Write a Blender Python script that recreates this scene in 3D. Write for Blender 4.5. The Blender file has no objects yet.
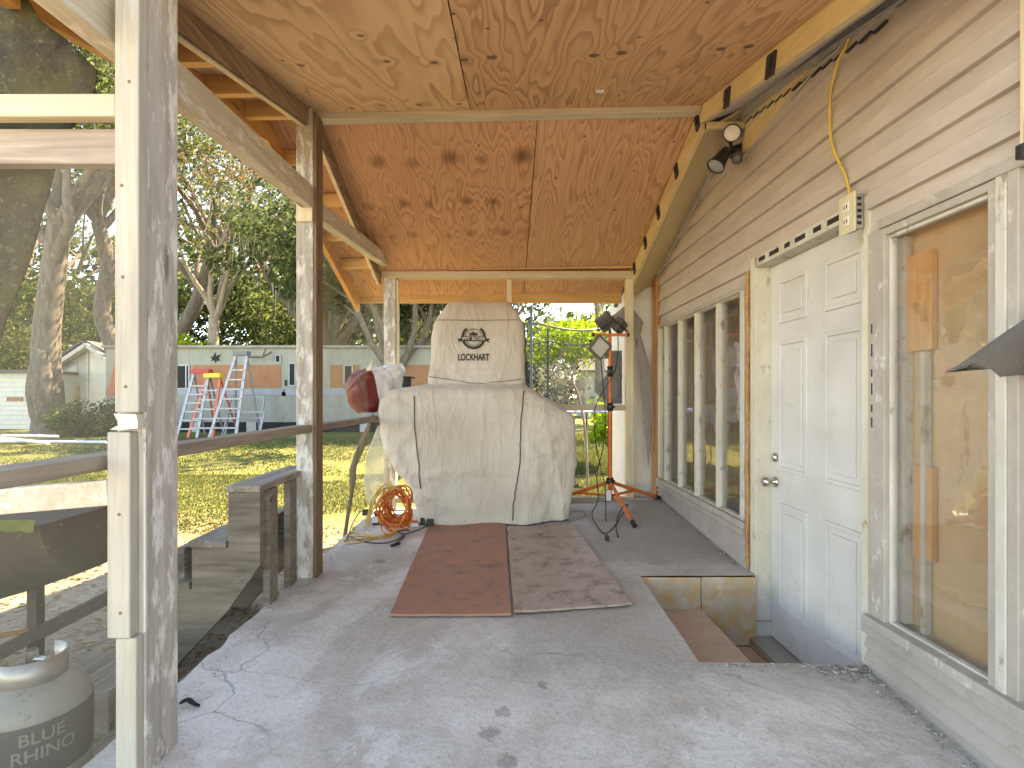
import bpy, bmesh, math, random
from mathutils import Vector, Matrix, noise as mnoise
R = math.radians
random.seed(7)
scene = bpy.context.scene
C = scene.collection
# ------------------------------------------------------------------ camera model: F pixels, vanishing point, eye height
F, CX, CY, EYE = 540.0, 502.0, 397.0, 1.05
GZ = -0.25                       # ground level outside
def P(px, py, Y): return Vector(((px-CX)*Y/F, Y, EYE-(py-CY)*Y/F))
def PX(px, Y): return (px-CX)*Y/F
def PZ(py, Y): return EYE-(py-CY)*Y/F
WX = 1.485                       # house wall plane
def WY(px, X=WX): return X*F/(px-CX)
RY, RZ = 3.28, 2.81              # porch ridge
def roofz(X, Y):
    z = RZ + 0.02*(X-1.2)
    return z - (0.245*(RY-Y) if Y < RY else 0.333*(Y-RY))
def floorz(X, Y):
    t = min(1, max(0, (X+1.2)/2.7))
    return t*(-0.152+0.0536*Y)

# ------------------------------------------------------------------ object helpers
def origin(o):
    v = Vector((0,0,0))
    while o is not None:
        v += o.location; o = o.parent
    return v
def tag(o, label=None, cat=None, group=None, kind=None):
    if label: o['label'] = label
    if cat: o['category'] = cat
    if group: o['group'] = group
    if kind: o['kind'] = kind
    return o
def thing(name, label, cat, loc=(0,0,0), group=None):
    o = bpy.data.objects.new(name, None); C.objects.link(o)
    o.empty_display_size = 0.1
    o.location = loc
    return tag(o, label, cat, group)
class MB:
    def __init__(s): s.v=[]; s.f=[]; s.mi=[]; s.sm=[]
    def add(s, vs, fs, mi=0, smooth=False):
        b=len(s.v); s.v += [tuple(v) for v in vs]
        for f in fs: s.f.append([i+b for i in f]); s.mi.append(mi); s.sm.append(smooth)
        return s
    def box(s, a, b, mi=0):
        (x0,y0,z0),(x1,y1,z1)=a,b
        if x0>x1:x0,x1=x1,x0
        if y0>y1:y0,y1=y1,y0
        if z0>z1:z0,z1=z1,z0
        vs=[(x0,y0,z0),(x1,y0,z0),(x1,y1,z0),(x0,y1,z0),(x0,y0,z1),(x1,y0,z1),(x1,y1,z1),(x0,y1,z1)]
        return s.add(vs,[(0,3,2,1),(4,5,6,7),(0,1,5,4),(1,2,6,5),(2,3,7,6),(3,0,4,7)],mi)
    def hexa(s, vs, mi=0):      # 8 corners: bottom 4 then top 4
        return s.add(vs,[(0,3,2,1),(4,5,6,7),(0,1,5,4),(1,2,6,5),(2,3,7,6),(3,0,4,7)],mi)
    def bar(s, a, b, w, h, up=(0,0,1), mi=0):   # board from a to b; w across, h along up
        a=Vector(a); b=Vector(b); d=(b-a).normalized(); up=Vector(up)
        side=d.cross(up).normalized(); u=side.cross(d).normalized()
        q=[(-1,-1),(1,-1),(1,1),(-1,1)]
        vs=[a+side*(w/2*i)+u*(h/2*j) for i,j in q]+[b+side*(w/2*i)+u*(h/2*j) for i,j in q]
        return s.add(vs,[(0,1,2,3),(7,6,5,4),(0,4,5,1),(1,5,6,2),(2,6,7,3),(3,7,4,0)],mi)
    def tube(s, pts, r, n=8, mi=0, cap=True, smooth=True):
        pts=[Vector(p) for p in pts]; m=len(pts)
        rr = r if isinstance(r,(list,tuple)) else [r]*m
        vs=[]; prev=None
        for i,p in enumerate(pts):
            d=(pts[min(i+1,m-1)]-pts[max(i-1,0)])
            if d.length<1e-9: d=Vector((0,0,1))
            d.normalize()
            if prev is None:
                u=d.orthogonal().normalized()
            else:
                u=prev-d*prev.dot(d)
                u=u.normalized() if u.length>1e-6 else d.orthogonal().normalized()
            prev=u; w=d.cross(u)
            for k in range(n):
                a=2*math.pi*k/n; vs.append(p+(u*math.cos(a)+w*math.sin(a))*rr[i])
        fs=[]
        for i in range(m-1):
            for k in range(n):
                k2=(k+1)%n; fs.append((i*n+k,i*n+k2,(i+1)*n+k2,(i+1)*n+k))
        s.add(vs,fs,mi,smooth)
        if cap:
            s.add(vs[:n],[tuple(range(n))[::-1]],mi); s.add(vs[-n:],[tuple(range(n))],mi)
        return s
    def lathe(s, c, prof, n=24, axis=(0,0,1), mi=0, smooth=True):
        c=Vector(c); ax=Vector(axis).normalized(); u=ax.orthogonal().normalized(); w=ax.cross(u)
        vs=[]
        for r,h in prof:
            for k in range(n):
                a=2*math.pi*k/n; vs.append(c+ax*h+(u*math.cos(a)+w*math.sin(a))*r)
        fs=[]
        for i in range(len(prof)-1):
            for k in range(n):
                k2=(k+1)%n; fs.append((i*n+k,i*n+k2,(i+1)*n+k2,(i+1)*n+k))
        return s.add(vs,fs,mi,smooth)
    def prism(s, poly, off, mi=0):   # poly list of 3D points, extruded by off
        n=len(poly); off=Vector(off); a=[Vector(p) for p in poly]; b=[p+off for p in a]
        s.add(a+b,[tuple(range(n))[::-1],tuple(range(n,2*n))]+[(i,(i+1)%n,n+(i+1)%n,n+i) for i in range(n)],mi)
        return s
    def build(s, name, mats, parent=None, bevel=0, label=None):
        me=bpy.data.meshes.new(name)
        og=origin(parent) if parent else Vector((0,0,0))
        me.from_pydata([(v[0]-og.x,v[1]-og.y,v[2]-og.z) for v in s.v],[],s.f)
        if not isinstance(mats,(list,tuple)): mats=[mats]
        for m in mats: me.materials.append(m)
        me.polygons.foreach_set('material_index',s.mi); me.polygons.foreach_set('use_smooth',s.sm)
        me.validate()
        bm=bmesh.new(); bm.from_mesh(me)
        if len(bm.faces)<20000: bmesh.ops.recalc_face_normals(bm,faces=bm.faces)
        bm.to_mesh(me); bm.free(); me.update()
        o=bpy.data.objects.new(name,me); C.objects.link(o)
        if parent: o.parent=parent
        if bevel:
            b=o.modifiers.new('b','BEVEL'); b.width=bevel; b.segments=2; b.limit_method='ANGLE'; b.angle_limit=R(50)
        if label: o['label']=label
        return o
def sheet_rows(mb, rows, mi=0, smooth=True):
    n=len(rows[0]); vs=[p for r in rows for p in r]
    fs=[(i*n+k,i*n+k+1,(i+1)*n+k+1,(i+1)*n+k) for i in range(len(rows)-1) for k in range(n-1)]
    return mb.add(vs,fs,mi,smooth)
def text_mesh(txt, size, extrude=0.0005, bold=0.0):
    cu=bpy.data.curves.new('lettering','FONT'); cu.body=txt; cu.size=size; cu.extrude=extrude; cu.offset=bold
    cu.align_x='CENTER'; cu.align_y='CENTER'
    ob=bpy.data.objects.new('lettering',cu); C.objects.link(ob)
    bpy.context.view_layer.update()
    me=bpy.data.meshes.new_from_object(ob.evaluated_get(bpy.context.evaluated_depsgraph_get()))
    bm=bmesh.new(); bm.from_mesh(me); bmesh.ops.triangulate(bm,faces=bm.faces[:])
    for _ in range(4):
        es=[e_ for e_ in bm.edges if e_.calc_length()>size*.18]
        if not es: break
        bmesh.ops.subdivide_edges(bm,edges=es,cuts=1); bmesh.ops.triangulate(bm,faces=bm.faces[:])
    bm.to_mesh(me); bm.free()
    vs=[v.co.copy() for v in me.vertices]; fs=[list(p.vertices) for p in me.polygons]
    bpy.data.objects.remove(ob); bpy.data.curves.remove(cu)
    return vs,fs
def copy_tree(o, parent=None):
    c=o.copy(); C.objects.link(c); c.parent=parent
    for ch in [x for x in bpy.data.objects if x.parent==o]: copy_tree(ch,c)
    return c

# ------------------------------------------------------------------ material helpers
class NT:
    def __init__(s, name):
        s.m=bpy.data.materials.new(name); s.m.use_nodes=True; s.t=s.m.node_tree
        s.b=s.t.nodes['Principled BSDF']; s.out=s.t.nodes['Material Output']
    def n(s, typ, **kw):
        nd=s.t.nodes.new(typ)
        for k,v in kw.items():
            if k.startswith('i_'): nd.inputs[k[2:].replace('_',' ')].default_value=v
            else: setattr(nd,k,v)
        return nd
    def l(s,a,b): s.t.links.new(a,b)
    def coord(s, scale=(1,1,1), rot=(0,0,0), loc=(0,0,0), src='Object'):
        tc=s.n('ShaderNodeTexCoord'); mp=s.n('ShaderNodeMapping')
        mp.inputs['Scale'].default_value=scale; mp.inputs['Rotation'].default_value=rot; mp.inputs['Location'].default_value=loc
        s.l(tc.outputs[src],mp.inputs['Vector']); return mp.outputs[0]
    def noise(s, vec, scale=5, detail=4, rough=.55, dist=0):
        nd=s.n('ShaderNodeTexNoise'); nd.inputs['Scale'].default_value=scale; nd.inputs['Detail'].default_value=detail
        nd.inputs['Roughness'].default_value=rough; nd.inputs['Distortion'].default_value=dist
        if vec is not None: s.l(vec,nd.inputs['Vector'])
        return nd.outputs['Fac']
    def ramp(s, fac, stops):
        nd=s.n('ShaderNodeValToRGB'); e=nd.color_ramp.elements
        while len(e)<len(stops): e.new(0.5)
        for i,(p,c) in enumerate(stops):
            e[i].position=p; e[i].color=(c,c,c,1) if isinstance(c,(int,float)) else (*c,1)
        s.l(fac,nd.inputs['Fac']); return nd.outputs['Color']
    def mix(s, fac, a, b, mode='MIX'):
        nd=s.n('ShaderNodeMix'); nd.data_type='RGBA'; nd.blend_type=mode
        for inp,v in ((nd.inputs[0],fac),(nd.inputs[6],a),(nd.inputs[7],b)):
            if isinstance(v,(int,float)): inp.default_value=v if inp is nd.inputs[0] else (v,v,v,1)
            elif isinstance(v,tuple): inp.default_value=(*v,1)
            else: s.l(v,inp)
        return nd.outputs[2]
    def math(s, op, a, b=0.0, c=None):
        nd=s.n('ShaderNodeMath'); nd.operation=op
        for i,v in enumerate((a,b) if c is None else (a,b,c)):
            if isinstance(v,(int,float)): nd.inputs[i].default_value=v
            else: s.l(v,nd.inputs[i])
        return nd.outputs[0]
    def bump(s, h, strength=.3, dist=.01):
        nd=s.n('ShaderNodeBump'); nd.inputs['Strength'].default_value=strength; nd.inputs['Distance'].default_value=dist
        s.l(h,nd.inputs['Height']); s.l(nd.outputs[0],s.b.inputs['Normal'])
    def col(s,c):
        if isinstance(c,tuple): s.b.inputs['Base Color'].default_value=(*c,1)
        else: s.l(c,s.b.inputs['Base Color'])
    def rough(s,v):
        if isinstance(v,(int,float)): s.b.inputs['Roughness'].default_value=v
        else: s.l(v,s.b.inputs['Roughness'])
def grime(name, c1, c2, scale=6, rough=.7, bump=.2, stretch=(1,1,1), metal=0, lo=.35, hi=.65, spec=.5, fine=60, c3=None, t3=.62, w3=.04):
    t=NT(name); v=t.coord(stretch)
    n=t.noise(v,scale,6,.6); f=t.noise(v,fine,4,.6)
    c=t.mix(t.ramp(n,[(lo,0),(hi,1)]),c1,c2)
    c=t.mix(t.math('MULTIPLY',f,.35),c,tuple(x*.6 for x in c1))
    if c3: c=t.mix(t.ramp(t.noise(v,scale*2.3,8,.7),[(t3,0),(t3+w3,1)]),c,c3)
    t.col(c); t.rough(rough); t.b.inputs['Metallic'].default_value=metal
    t.b.inputs['Specular IOR Level'].default_value=spec
    if bump: t.bump(f,bump,.004)
    return t.m
def wood(name, base, dark, axis='Z', k=1.0, rough=.75, peel=None, peel_t=.55, knots=True, bump=.35):
    t=NT(name)
    st={'X':(1,16,16),'Y':(16,1,16),'Z':(16,16,1)}[axis]
    v=t.coord(tuple(x*k for x in st)); g=t.noise(v,2.2,6,.65,.6)
    v2=t.coord((1,1,1)); big=t.noise(v2,3.5,3)
    c=t.mix(t.ramp(g,[(.35,0),(.62,1)]),dark,base)
    c=t.mix(t.math('MULTIPLY',t.ramp(big,[(.4,0),(.65,1)]),.45),c,tuple(x*.72 for x in base))
    if knots:
        st2={'X':(1.2,5,5),'Y':(5,1.2,5),'Z':(5,5,1.2)}[axis]
        vo=t.n('ShaderNodeTexVoronoi'); vo.inputs['Scale'].default_value=1.6; t.l(t.coord(st2),vo.inputs['Vector'])
        c=t.mix(t.ramp(vo.outputs['Distance'],[(.07,.75),(.14,0)]),c,tuple(x*.35 for x in dark))
    if peel:
        pn=t.noise(t.coord({'X':(2,6,6),'Y':(6,2,6),'Z':(6,6,2)}[axis]),3,9,.72)
        c=t.mix(t.ramp(pn,[(peel_t-.03,0),(peel_t+.05,.9)]),c,peel)
    t.col(c); t.rough(rough); t.bump(g,bump,.004)
    return t.m
def flat(name, c, rough=.5, metal=0, emit=None):
    t=NT(name); v=t.coord(); n=t.noise(v,9,5)
    t.col(t.mix(t.ramp(n,[(.3,0),(.7,1)]),tuple(x*.82 for x in c),c)); t.rough(rough); t.b.inputs['Metallic'].default_value=metal
    return t.m
def sheer(name, c, alpha, rough=.6, nscale=None, lo=.1, hi=.4, trans=False):
    t=NT(name); t.col(c); t.rough(rough); t.b.inputs['Specular IOR Level'].default_value=.2
    if nscale:
        n=t.noise(t.coord(),nscale,8,.65)
        a=t.n('ShaderNodeMapRange'); t.l(n,a.inputs[0]); a.inputs[1].default_value=.35; a.inputs[2].default_value=.65
        a.inputs[3].default_value=lo; a.inputs[4].default_value=hi; t.l(a.outputs[0],t.b.inputs['Alpha'])
    else: t.b.inputs['Alpha'].default_value=alpha
    if trans: t.b.inputs['Transmission Weight'].default_value=0
    return t.m
def plywood(name, light, dark, knots, seed, K=26.0, stretch=(2.6,.55,1), hard=False, tint=None):
    """cathedral grain as contour lines of a stretched noise; knots bend the grain and darken"""
    t=NT(name); geo=t.n('ShaderNodeNewGeometry'); pos=geo.outputs['Position']
    mp=t.n('ShaderNodeMapping'); t.l(pos,mp.inputs['Vector']); mp.inputs['Scale'].default_value=stretch
    mp.inputs['Location'].default_value=(seed*3.1,seed*1.7,0)
    n=t.noise(mp.outputs[0],1.0,2.6,.5,.15)
    phase=t.math('MULTIPLY',n,K)
    kd=None
    for (x,y,r,a) in knots:
        z=roofz(x,y)
        sub=t.n('ShaderNodeVectorMath'); sub.operation='SUBTRACT'; t.l(pos,sub.inputs[0]); sub.inputs[1].default_value=(x,y,z)
        sc=t.n('ShaderNodeVectorMath'); sc.operation='MULTIPLY'; t.l(sub.outputs[0],sc.inputs[0]); sc.inputs[1].default_value=(1,1.0 if not hard else 1.0,0)
        ln=t.n('ShaderNodeVectorMath'); ln.operation='LENGTH'; t.l(sc.outputs[0],ln.inputs[0]); d=ln.outputs['Value']
        m1=t.n('ShaderNodeMapRange'); m1.interpolation_type='SMOOTHSTEP'; t.l(d,m1.inputs[0])
        m1.inputs[1].default_value=0; m1.inputs[2].default_value=r*(5 if hard else 6); m1.inputs[3].default_value=(.9 if hard else 2.2)*a; m1.inputs[4].default_value=0
        phase=t.math('ADD',phase,m1.outputs[0])
        m2=t.n('ShaderNodeMapRange'); m2.interpolation_type='SMOOTHSTEP'; t.l(d,m2.inputs[0])
        m2.inputs[1].default_value=r*(.75 if hard else .2); m2.inputs[2].default_value=r*(1.15 if hard else 1.9); m2.inputs[3].default_value=a; m2.inputs[4].default_value=0
        kd=m2.outputs[0] if kd is None else t.math('MAXIMUM',kd,m2.outputs[0])
    fr=t.math('FRACT',phase)
    mp2=t.n('ShaderNodeMapping'); t.l(pos,mp2.inputs['Vector']); mp2.inputs['Scale'].default_value=(90,3,1)
    fine=t.noise(mp2.outputs[0],1,3,.6)
    blot=t.noise(pos,1.6,3,.5)
    g=t.ramp(fr,[(0,.0),(.5,.25),(.82,1),(.94,1),(1,.0)])
    g=t.math('MULTIPLY',g,t.ramp(blot,[(.3,.55),(.7,1)]))
    c=t.mix(g,light,tuple(x*.85 for x in dark))
    c=t.mix(t.math('MULTIPLY',fine,.35),c,dark)
    c=t.mix(t.ramp(t.noise(pos,.9,5,.6),[(.35,0),(.75,.5)]),c,tint or tuple(x*.75 for x in light))
    st=t.noise(pos,7,7,.75)
    c=t.mix(t.ramp(st,[(.62,0),(.72,.35)]),c,tuple(x*.4 for x in dark))
    if kd is not None: c=t.mix(t.math('MULTIPLY',kd,.85),c,(.075,.03,.014) if not hard else (.10,.065,.04))
    nv=t.n('ShaderNodeTexVoronoi'); nv.inputs['Scale'].default_value=6; t.l(pos,nv.inputs['Vector'])
    c=t.mix(t.ramp(nv.outputs['Distance'],[(.045,.8),(.06,0)]),c,(.03,.02,.015))
    t.col(c); t.rough(.8); t.b.inputs['Specular IOR Level'].default_value=.25; t.bump(g,.12,.003)
    return t.m
def foliage(name, cols, trans=.45):
    t=NT(name); geo=t.n('ShaderNodeNewGeometry')
    r=geo.outputs['Random Per Island']
    k=len(cols); c=t.ramp(r,[(i/(k-1) if k>1 else 0,cc) for i,cc in enumerate(cols)])
    big=t.noise(geo.outputs['Position'],.6,3)
    c=t.mix(t.ramp(big,[(.35,0),(.7,.45)]),c,tuple(x*.55 for x in cols[0]))
    d=t.n('ShaderNodeBsdfDiffuse'); tr=t.n('ShaderNodeBsdfTranslucent'); mx=t.n('ShaderNodeMixShader')
    t.l(c,d.inputs[0]); t.l(c,tr.inputs[0]); mx.inputs[0].default_value=trans
    t.l(d.outputs[0],mx.inputs[1]); t.l(tr.outputs[0],mx.inputs[2]); t.l(mx.outputs[0],t.out.inputs[0])
    return t.m
SUN_E=2.9; EXPO=3.5
# ================================================================== materials
M={}
M['siding']=grime('siding_paint',(.44,.375,.33),(.54,.465,.41),3,.6,.15,(1,1,4),fine=30)
M['siding_low']=grime('skirting_paint',(.33,.285,.25),(.41,.36,.32),4,.6,.15,c3=(.24,.205,.175),t3=.60,w3=.1)
M['wing']=grime('wing_paint',(.70,.66,.60),(.80,.76,.70),4,.6,.15,c3=(.35,.32,.28),t3=.66)
M['trim_white']=grime('trim_white',(.48,.45,.38),(.62,.59,.53),6,.55,.4,(1,1,.5),c3=(.26,.21,.16),t3=.56,w3=.08)
M['trim_cream']=grime('trim_cream',(.54,.49,.385),(.66,.61,.50),6,.55,.3,(1,1,.5),c3=(.34,.24,.13),t3=.58,w3=.08)
M['trim_grey']=grime('trim_taupe',(.35,.31,.27),(.44,.40,.35),6,.5,.4,(1,1,.6),c3=(.56,.53,.47),t3=.58,w3=.08)
M['door']=grime('door_paint',(.54,.53,.50),(.66,.65,.62),3,.42,.12,c3=(.47,.44,.38),t3=.56,w3=.2,fine=12)
M['fascia_y']=wood('yellowed_board',(.64,.50,.28),(.54,.40,.19),'Y',1,.6,knots=False,bump=.1)
M['soffit_y']=grime('yellowed_soffit',(.56,.45,.26),(.63,.53,.33),3,.6,.05)
M['soffit_g']=grime('taupe_soffit',(.46,.42,.40),(.54,.50,.48),3,.6,.05)
M['redwood']=wood('rusty_board',(.42,.19,.08),(.22,.08,.03),'Z',1,.8,peel=(.58,.50,.40),peel_t=.66)
M['foam']=grime('rotted_edge',(.34,.16,.06),(.46,.27,.11),20,.8,.5,c3=(.18,.07,.03),t3=.58,w3=.1)
M['pine']=wood('fresh_pine',(.56,.49,.36),(.46,.37,.25),'X',1,.7,bump=.2)
M['pine_z']=wood('pine_upright',(.70,.60,.42),(.58,.46,.28),'Z',1,.7,bump=.2)
M['pine_y']=wood('pine_lengthwise',(.66,.55,.38),(.50,.38,.22),'Y',1,.7,bump=.2)
M['orange_y']=wood('orange_board',(.62,.33,.12),(.50,.22,.06),'Y',1,.7)
M['orange_x']=wood('orange_board_cross',(.66,.40,.17),(.52,.28,.10),'X',1,.7)
M['rafter']=wood('dark_rafter',(.38,.25,.15),(.18,.10,.06),'Y',1,.8)
M['grey_z']=wood('weathered_post',(.46,.42,.36),(.25,.22,.18),'Z',1,.85,peel=(.66,.64,.59),peel_t=.52)
M['grey_near']=wood('scraped_post',(.50,.46,.41),(.30,.27,.235),'Z',.7,.9,peel=(.68,.66,.61),peel_t=.54)
M['brown_z']=wood('dark_brown_wood',(.26,.17,.10),(.13,.08,.05),'Z',1,.85)
M['grey_dark']=wood('weathered_dark_post',(.30,.26,.21),(.14,.11,.085),'Z',.8,.9,peel=(.50,.48,.45),peel_t=.56)
M['grey_x']=wood('weathered_board',(.40,.34,.28),(.24,.19,.15),'X',1,.85)
M['rail_y']=wood('weathered_rail',(.36,.29,.22),(.20,.15,.11),'Y',1,.85)
M['white_z']=wood('whitewashed_board',(.46,.43,.36),(.34,.30,.23),'Z',1,.8,peel=(.40,.38,.33),peel_t=.60)
M['white_y']=wood('whitewashed_beam',(.62,.56,.45),(.46,.39,.28),'Y',1,.8,peel=(.72,.69,.62),peel_t=.58)
M['steps']=wood('weathered_steps',(.27,.225,.175),(.13,.105,.08),'X',.6,.9,peel=(.28,.25,.21),peel_t=.62)
M['steps_y']=wood('weathered_treads',(.32,.28,.23),(.14,.115,.09),'Y',.6,.9,peel=(.42,.39,.35),peel_t=.6)
M['black']=flat('black_plastic',(.02,.02,.022),.45)
M['rubber']=flat('black_rubber',(.018,.018,.02),.6)
M['metal']=grime('brushed_nickel',(.55,.52,.46),(.68,.65,.58),8,.28,0,metal=1)
M['alu']=grime('aluminium',(.26,.27,.29),(.36,.37,.40),6,.5,.05,metal=.5)
M['galv']=grime('galvanised',(.40,.38,.34),(.50,.48,.44),8,.45,.1,metal=.7)
M['roofing']=grime('roofing_felt',(.10,.10,.10),(.16,.155,.15),12,.9,.5)

def glass_mat(name, tint=(1,1,1), base=.015, gl=.02):
    t=NT(name); tr=t.n('ShaderNodeBsdfTransparent'); g=t.n('ShaderNodeBsdfGlossy'); fr=t.n('ShaderNodeFresnel'); mx=t.n('ShaderNodeMixShader')
    tr.inputs[0].default_value=(*tint,1); g.inputs['Roughness'].default_value=gl; fr.inputs['IOR'].default_value=1.5
    n=t.noise(t.coord(),3,4); bp=t.n('ShaderNodeBump'); bp.inputs['Strength'].default_value=.03; bp.inputs['Distance'].default_value=.05
    t.l(n,bp.inputs['Height']); t.l(bp.outputs[0],g.inputs['Normal'])
    dn=t.noise(t.coord(),14,8,.7); f=t.math('ADD',t.math('MULTIPLY',fr.outputs[0],.36),base)
    t.l(f,mx.inputs[0]); t.l(tr.outputs[0],mx.inputs[1]); t.l(g.outputs[0],mx.inputs[2])
    df=t.n('ShaderNodeBsdfDiffuse'); df.inputs[0].default_value=(.55,.50,.42,1); m2=t.n('ShaderNodeMixShader')
    t.l(t.ramp(dn,[(.55,.02),(.80,.16)]),m2.inputs[0]); t.l(mx.outputs[0],m2.inputs[1]); t.l(df.outputs[0],m2.inputs[2])
    t.l(m2.outputs[0],t.out.inputs[0]); return t.m
M['glass']=glass_mat('dusty_glass')
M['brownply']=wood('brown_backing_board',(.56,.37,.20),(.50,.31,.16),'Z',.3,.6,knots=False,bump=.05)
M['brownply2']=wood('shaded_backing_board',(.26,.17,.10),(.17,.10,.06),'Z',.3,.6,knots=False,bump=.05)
M['pineblock']=wood('orange_pine_block',(.62,.33,.13),(.50,.22,.08),'Z',1.4,.6)

# ================================================================== HOUSE
house=thing('house','taupe lap-sided house wall with white door and tall windows along the right of the porch','house',(WX,3.3,-.39))
def S(Y): return 2.81-.19*(3.3-Y) if Y<3.3 else 2.80-.325*(Y-3.3)
openings=[(.85,2.165,-1,1.70),(2.165,3.215,-1,1.862),(3.215,5.06,-1,1.712)]
mb=MB(); z=1.80-.142*16
ys=[-0.6+0.0*i for i in range(1)]
YA,YB=-0.6,5.2
while z<2.95:
    z1=z+.142
    cuts=[(YA,YB)]
    for (a,b,za,zb) in openings:
        if z<zb-.001 and z1>za:
            new=[]
            for (p,q) in cuts:
                if z1<=zb+1e-6:
                    if p<a: new.append((p,min(q,a)))
                    if q>b: new.append((max(p,b),q))
                else:
                    if p<a: new.append((p,min(q,a),z))
                    new.append((max(p,a),min(q,b),zb)) if min(q,b)>max(p,a) else None
                    if q>b: new.append((max(p,b),q))
                    new=[t[:2]+((t[2],) if len(t)>2 and t[2]!=z else ()) for t in new]
            cuts2=[]
            for t in new:
                if t[1]-t[0]>.002: cuts2.append(t)
            # keep pieces as (p,q) and remember raised bottoms
            fixed=[]
            for t in cuts2:
                if len(t)==3:
                    zz=t[2]
                    y=t[0]; 
                    mb.hexa([(WX-.010,t[0],zz),(WX+.03,t[0],zz),(WX+.03,t[1],zz),(WX-.010,t[1],zz),
                             (WX-.002,t[0],z1),(WX+.03,t[0],z1),(WX+.03,t[1],z1),(WX-.002,t[1],z1)])
                else: fixed.append(t)
            cuts=fixed
    for (p,q) in cuts:
        lim=min(S(p),S(q)) if not (p<3.3<q) else min(S(p),S(q))
        segs=[(p,q)]
        if lim<z1:
            k=max(1,int((q-p)/.05)); segs=[(p+(q-p)*i/k,p+(q-p)*(i+1)/k) for i in range(k)]
        for (u,w) in segs:
            tu,tw=min(z1,S(u)+.02),min(z1,S(w)+.02)
            if tu<=z+.001 or tw<=z+.001: continue
            # two-step lap: lower half bulges, groove at the bottom edge
            def prof(zt): 
                f=(zt-z)/.142
                return WX-.016+.014*f
            mid=z+.071
            if min(tu,tw)>mid:
                mb.hexa([(WX-.026,u,z),(WX+.03,u,z),(WX+.03,w,z),(WX-.026,w,z),(WX-.016,u,mid),(WX+.03,u,mid),(WX+.03,w,mid),(WX-.016,w,mid)])
                mb.hexa([(WX-.0175,u,mid),(WX+.03,u,mid),(WX+.03,w,mid),(WX-.0175,w,mid),(WX-.002,u,tu),(WX+.03,u,tu),(WX+.03,w,tw),(WX-.002,w,tw)])
            else:
                mb.hexa([(WX-.026,u,z),(WX+.03,u,z),(WX+.03,w,z),(WX-.026,w,z),(WX-.010,u,tu),(WX+.03,u,tu),(WX+.03,w,tw),(WX-.010,w,tw)])
    z=z1
mb.build('siding_wall',M['siding'],house)
# body behind the wall
mb=MB()
mb.box((WX+.35,-.6,-.39),(WX+.39,5.2,2.6)); mb.box((1.6,-.6,-.39),(7,-.55,2.0)); mb.box((WX+.03,-.6,-.5),(1.6,-.5,2.1))
mb.box((6.95,-.6,-.39),(7,5.3,2.0)); mb.box((1.53,5.2,-.39),(7,5.25,2.2)); 
mb.build('inner_wall',M['siding_low'],house)
mb=MB()
for (ya,yb) in ((-1.1,3.3),(3.3,5.75)):
    za,zb=roofz(1.2,ya),roofz(1.2,yb)
    mb.hexa([(1.19,ya,za+.016),(7.3,ya,za+.016),(7.3,yb,zb+.016),(1.19,yb,zb+.016),(1.19,ya,za+.06),(7.3,ya,za+.06),(7.3,yb,zb+.06),(1.19,yb,zb+.06)])
mb.build('roof',M['roofing'],house)
# rake fascia and soffit
def rake(y0,y1,x0,x1,d0,d1,mat,name,n=1):
    mb=MB(); mb.hexa([(x0,y0,roofz(x0,y0)-d0),(x1,y0,roofz(x0,y0)-d0),(x1,y1,roofz(x0,y1)-d0),(x0,y1,roofz(x0,y1)-d0),
                      (x0,y0,roofz(x0,y0)+d1),(x1,y0,roofz(x0,y0)+d1),(x1,y1,roofz(x0,y1)+d1),(x0,y1,roofz(x0,y1)+d1)])
    return mb.build(name,mat,house,.003)
fn=rake(-1.0,RY-.004,1.2,1.235,.10,.012,M['fascia_y'],'rake_fascia')
ff=rake(RY+.004,5.30,1.2,1.235,.145,.012,M['fascia_y'],'rake_fascia')
def soffit(y0,y1,mat):
    mb=MB(); n=8; dd=.095 if y1<3.28 else .14
    for i in range(n):
        a=y0+(y1-y0)*i/n; b=y0+(y1-y0)*(i+1)/n
        za,zb=roofz(1.2,a)-dd,roofz(1.2,b)-dd
        mb.hexa([(1.238,a,za),(WX-.004,a,S(a)),(WX-.004,b,S(b)),(1.238,b,zb),(1.238,a,za+.012),(WX-.004,a,S(a)+.012),(WX-.004,b,S(b)+.012),(1.238,b,zb+.012)])
    return mb.build('soffit',mat,house)
soffit(-1.0,3.27,M['soffit_g']); soffit(3.29,5.28,M['soffit_y'])
mb=MB(); mb.box((1.24,3.262,2.675),(WX-.02,3.285,2.715)); mb.build('soffit_block',M['fascia_y'],house,.003)
# soffit wall moulding
mb=MB()
for (a,b) in ((-.6,3.25),(3.35,5.15)):
    mb.bar((WX-.028,a,S(a)-.035),(WX-.028,b,S(b)-.035),.02,.05)
mb.build('soffit_moulding',M['trim_grey'],house)
# hangers
for px,py,w in ((772,42,.075),(728,78,.06),(698,105,.05),(677,151,.05),(659,193,.05),(646,230,.05),(635,261,.05)):
    Y=1.2*F/(px-CX); mb=MB(); zc=roofz(1.2,Y)-.07
    sl=.245 if Y<RY else -.333
    mb.bar((1.194,Y-w/2,zc-sl*w/2),(1.194,Y+w/2,zc+sl*w/2),.012,.10)
    mb.bar((1.186,Y-w/4,zc-sl*w/4+.01),(1.186,Y+w/4,zc+sl*w/4+.01),.012,.05)
    mb.build('joist_hanger',M['black'],house,.003)
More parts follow.
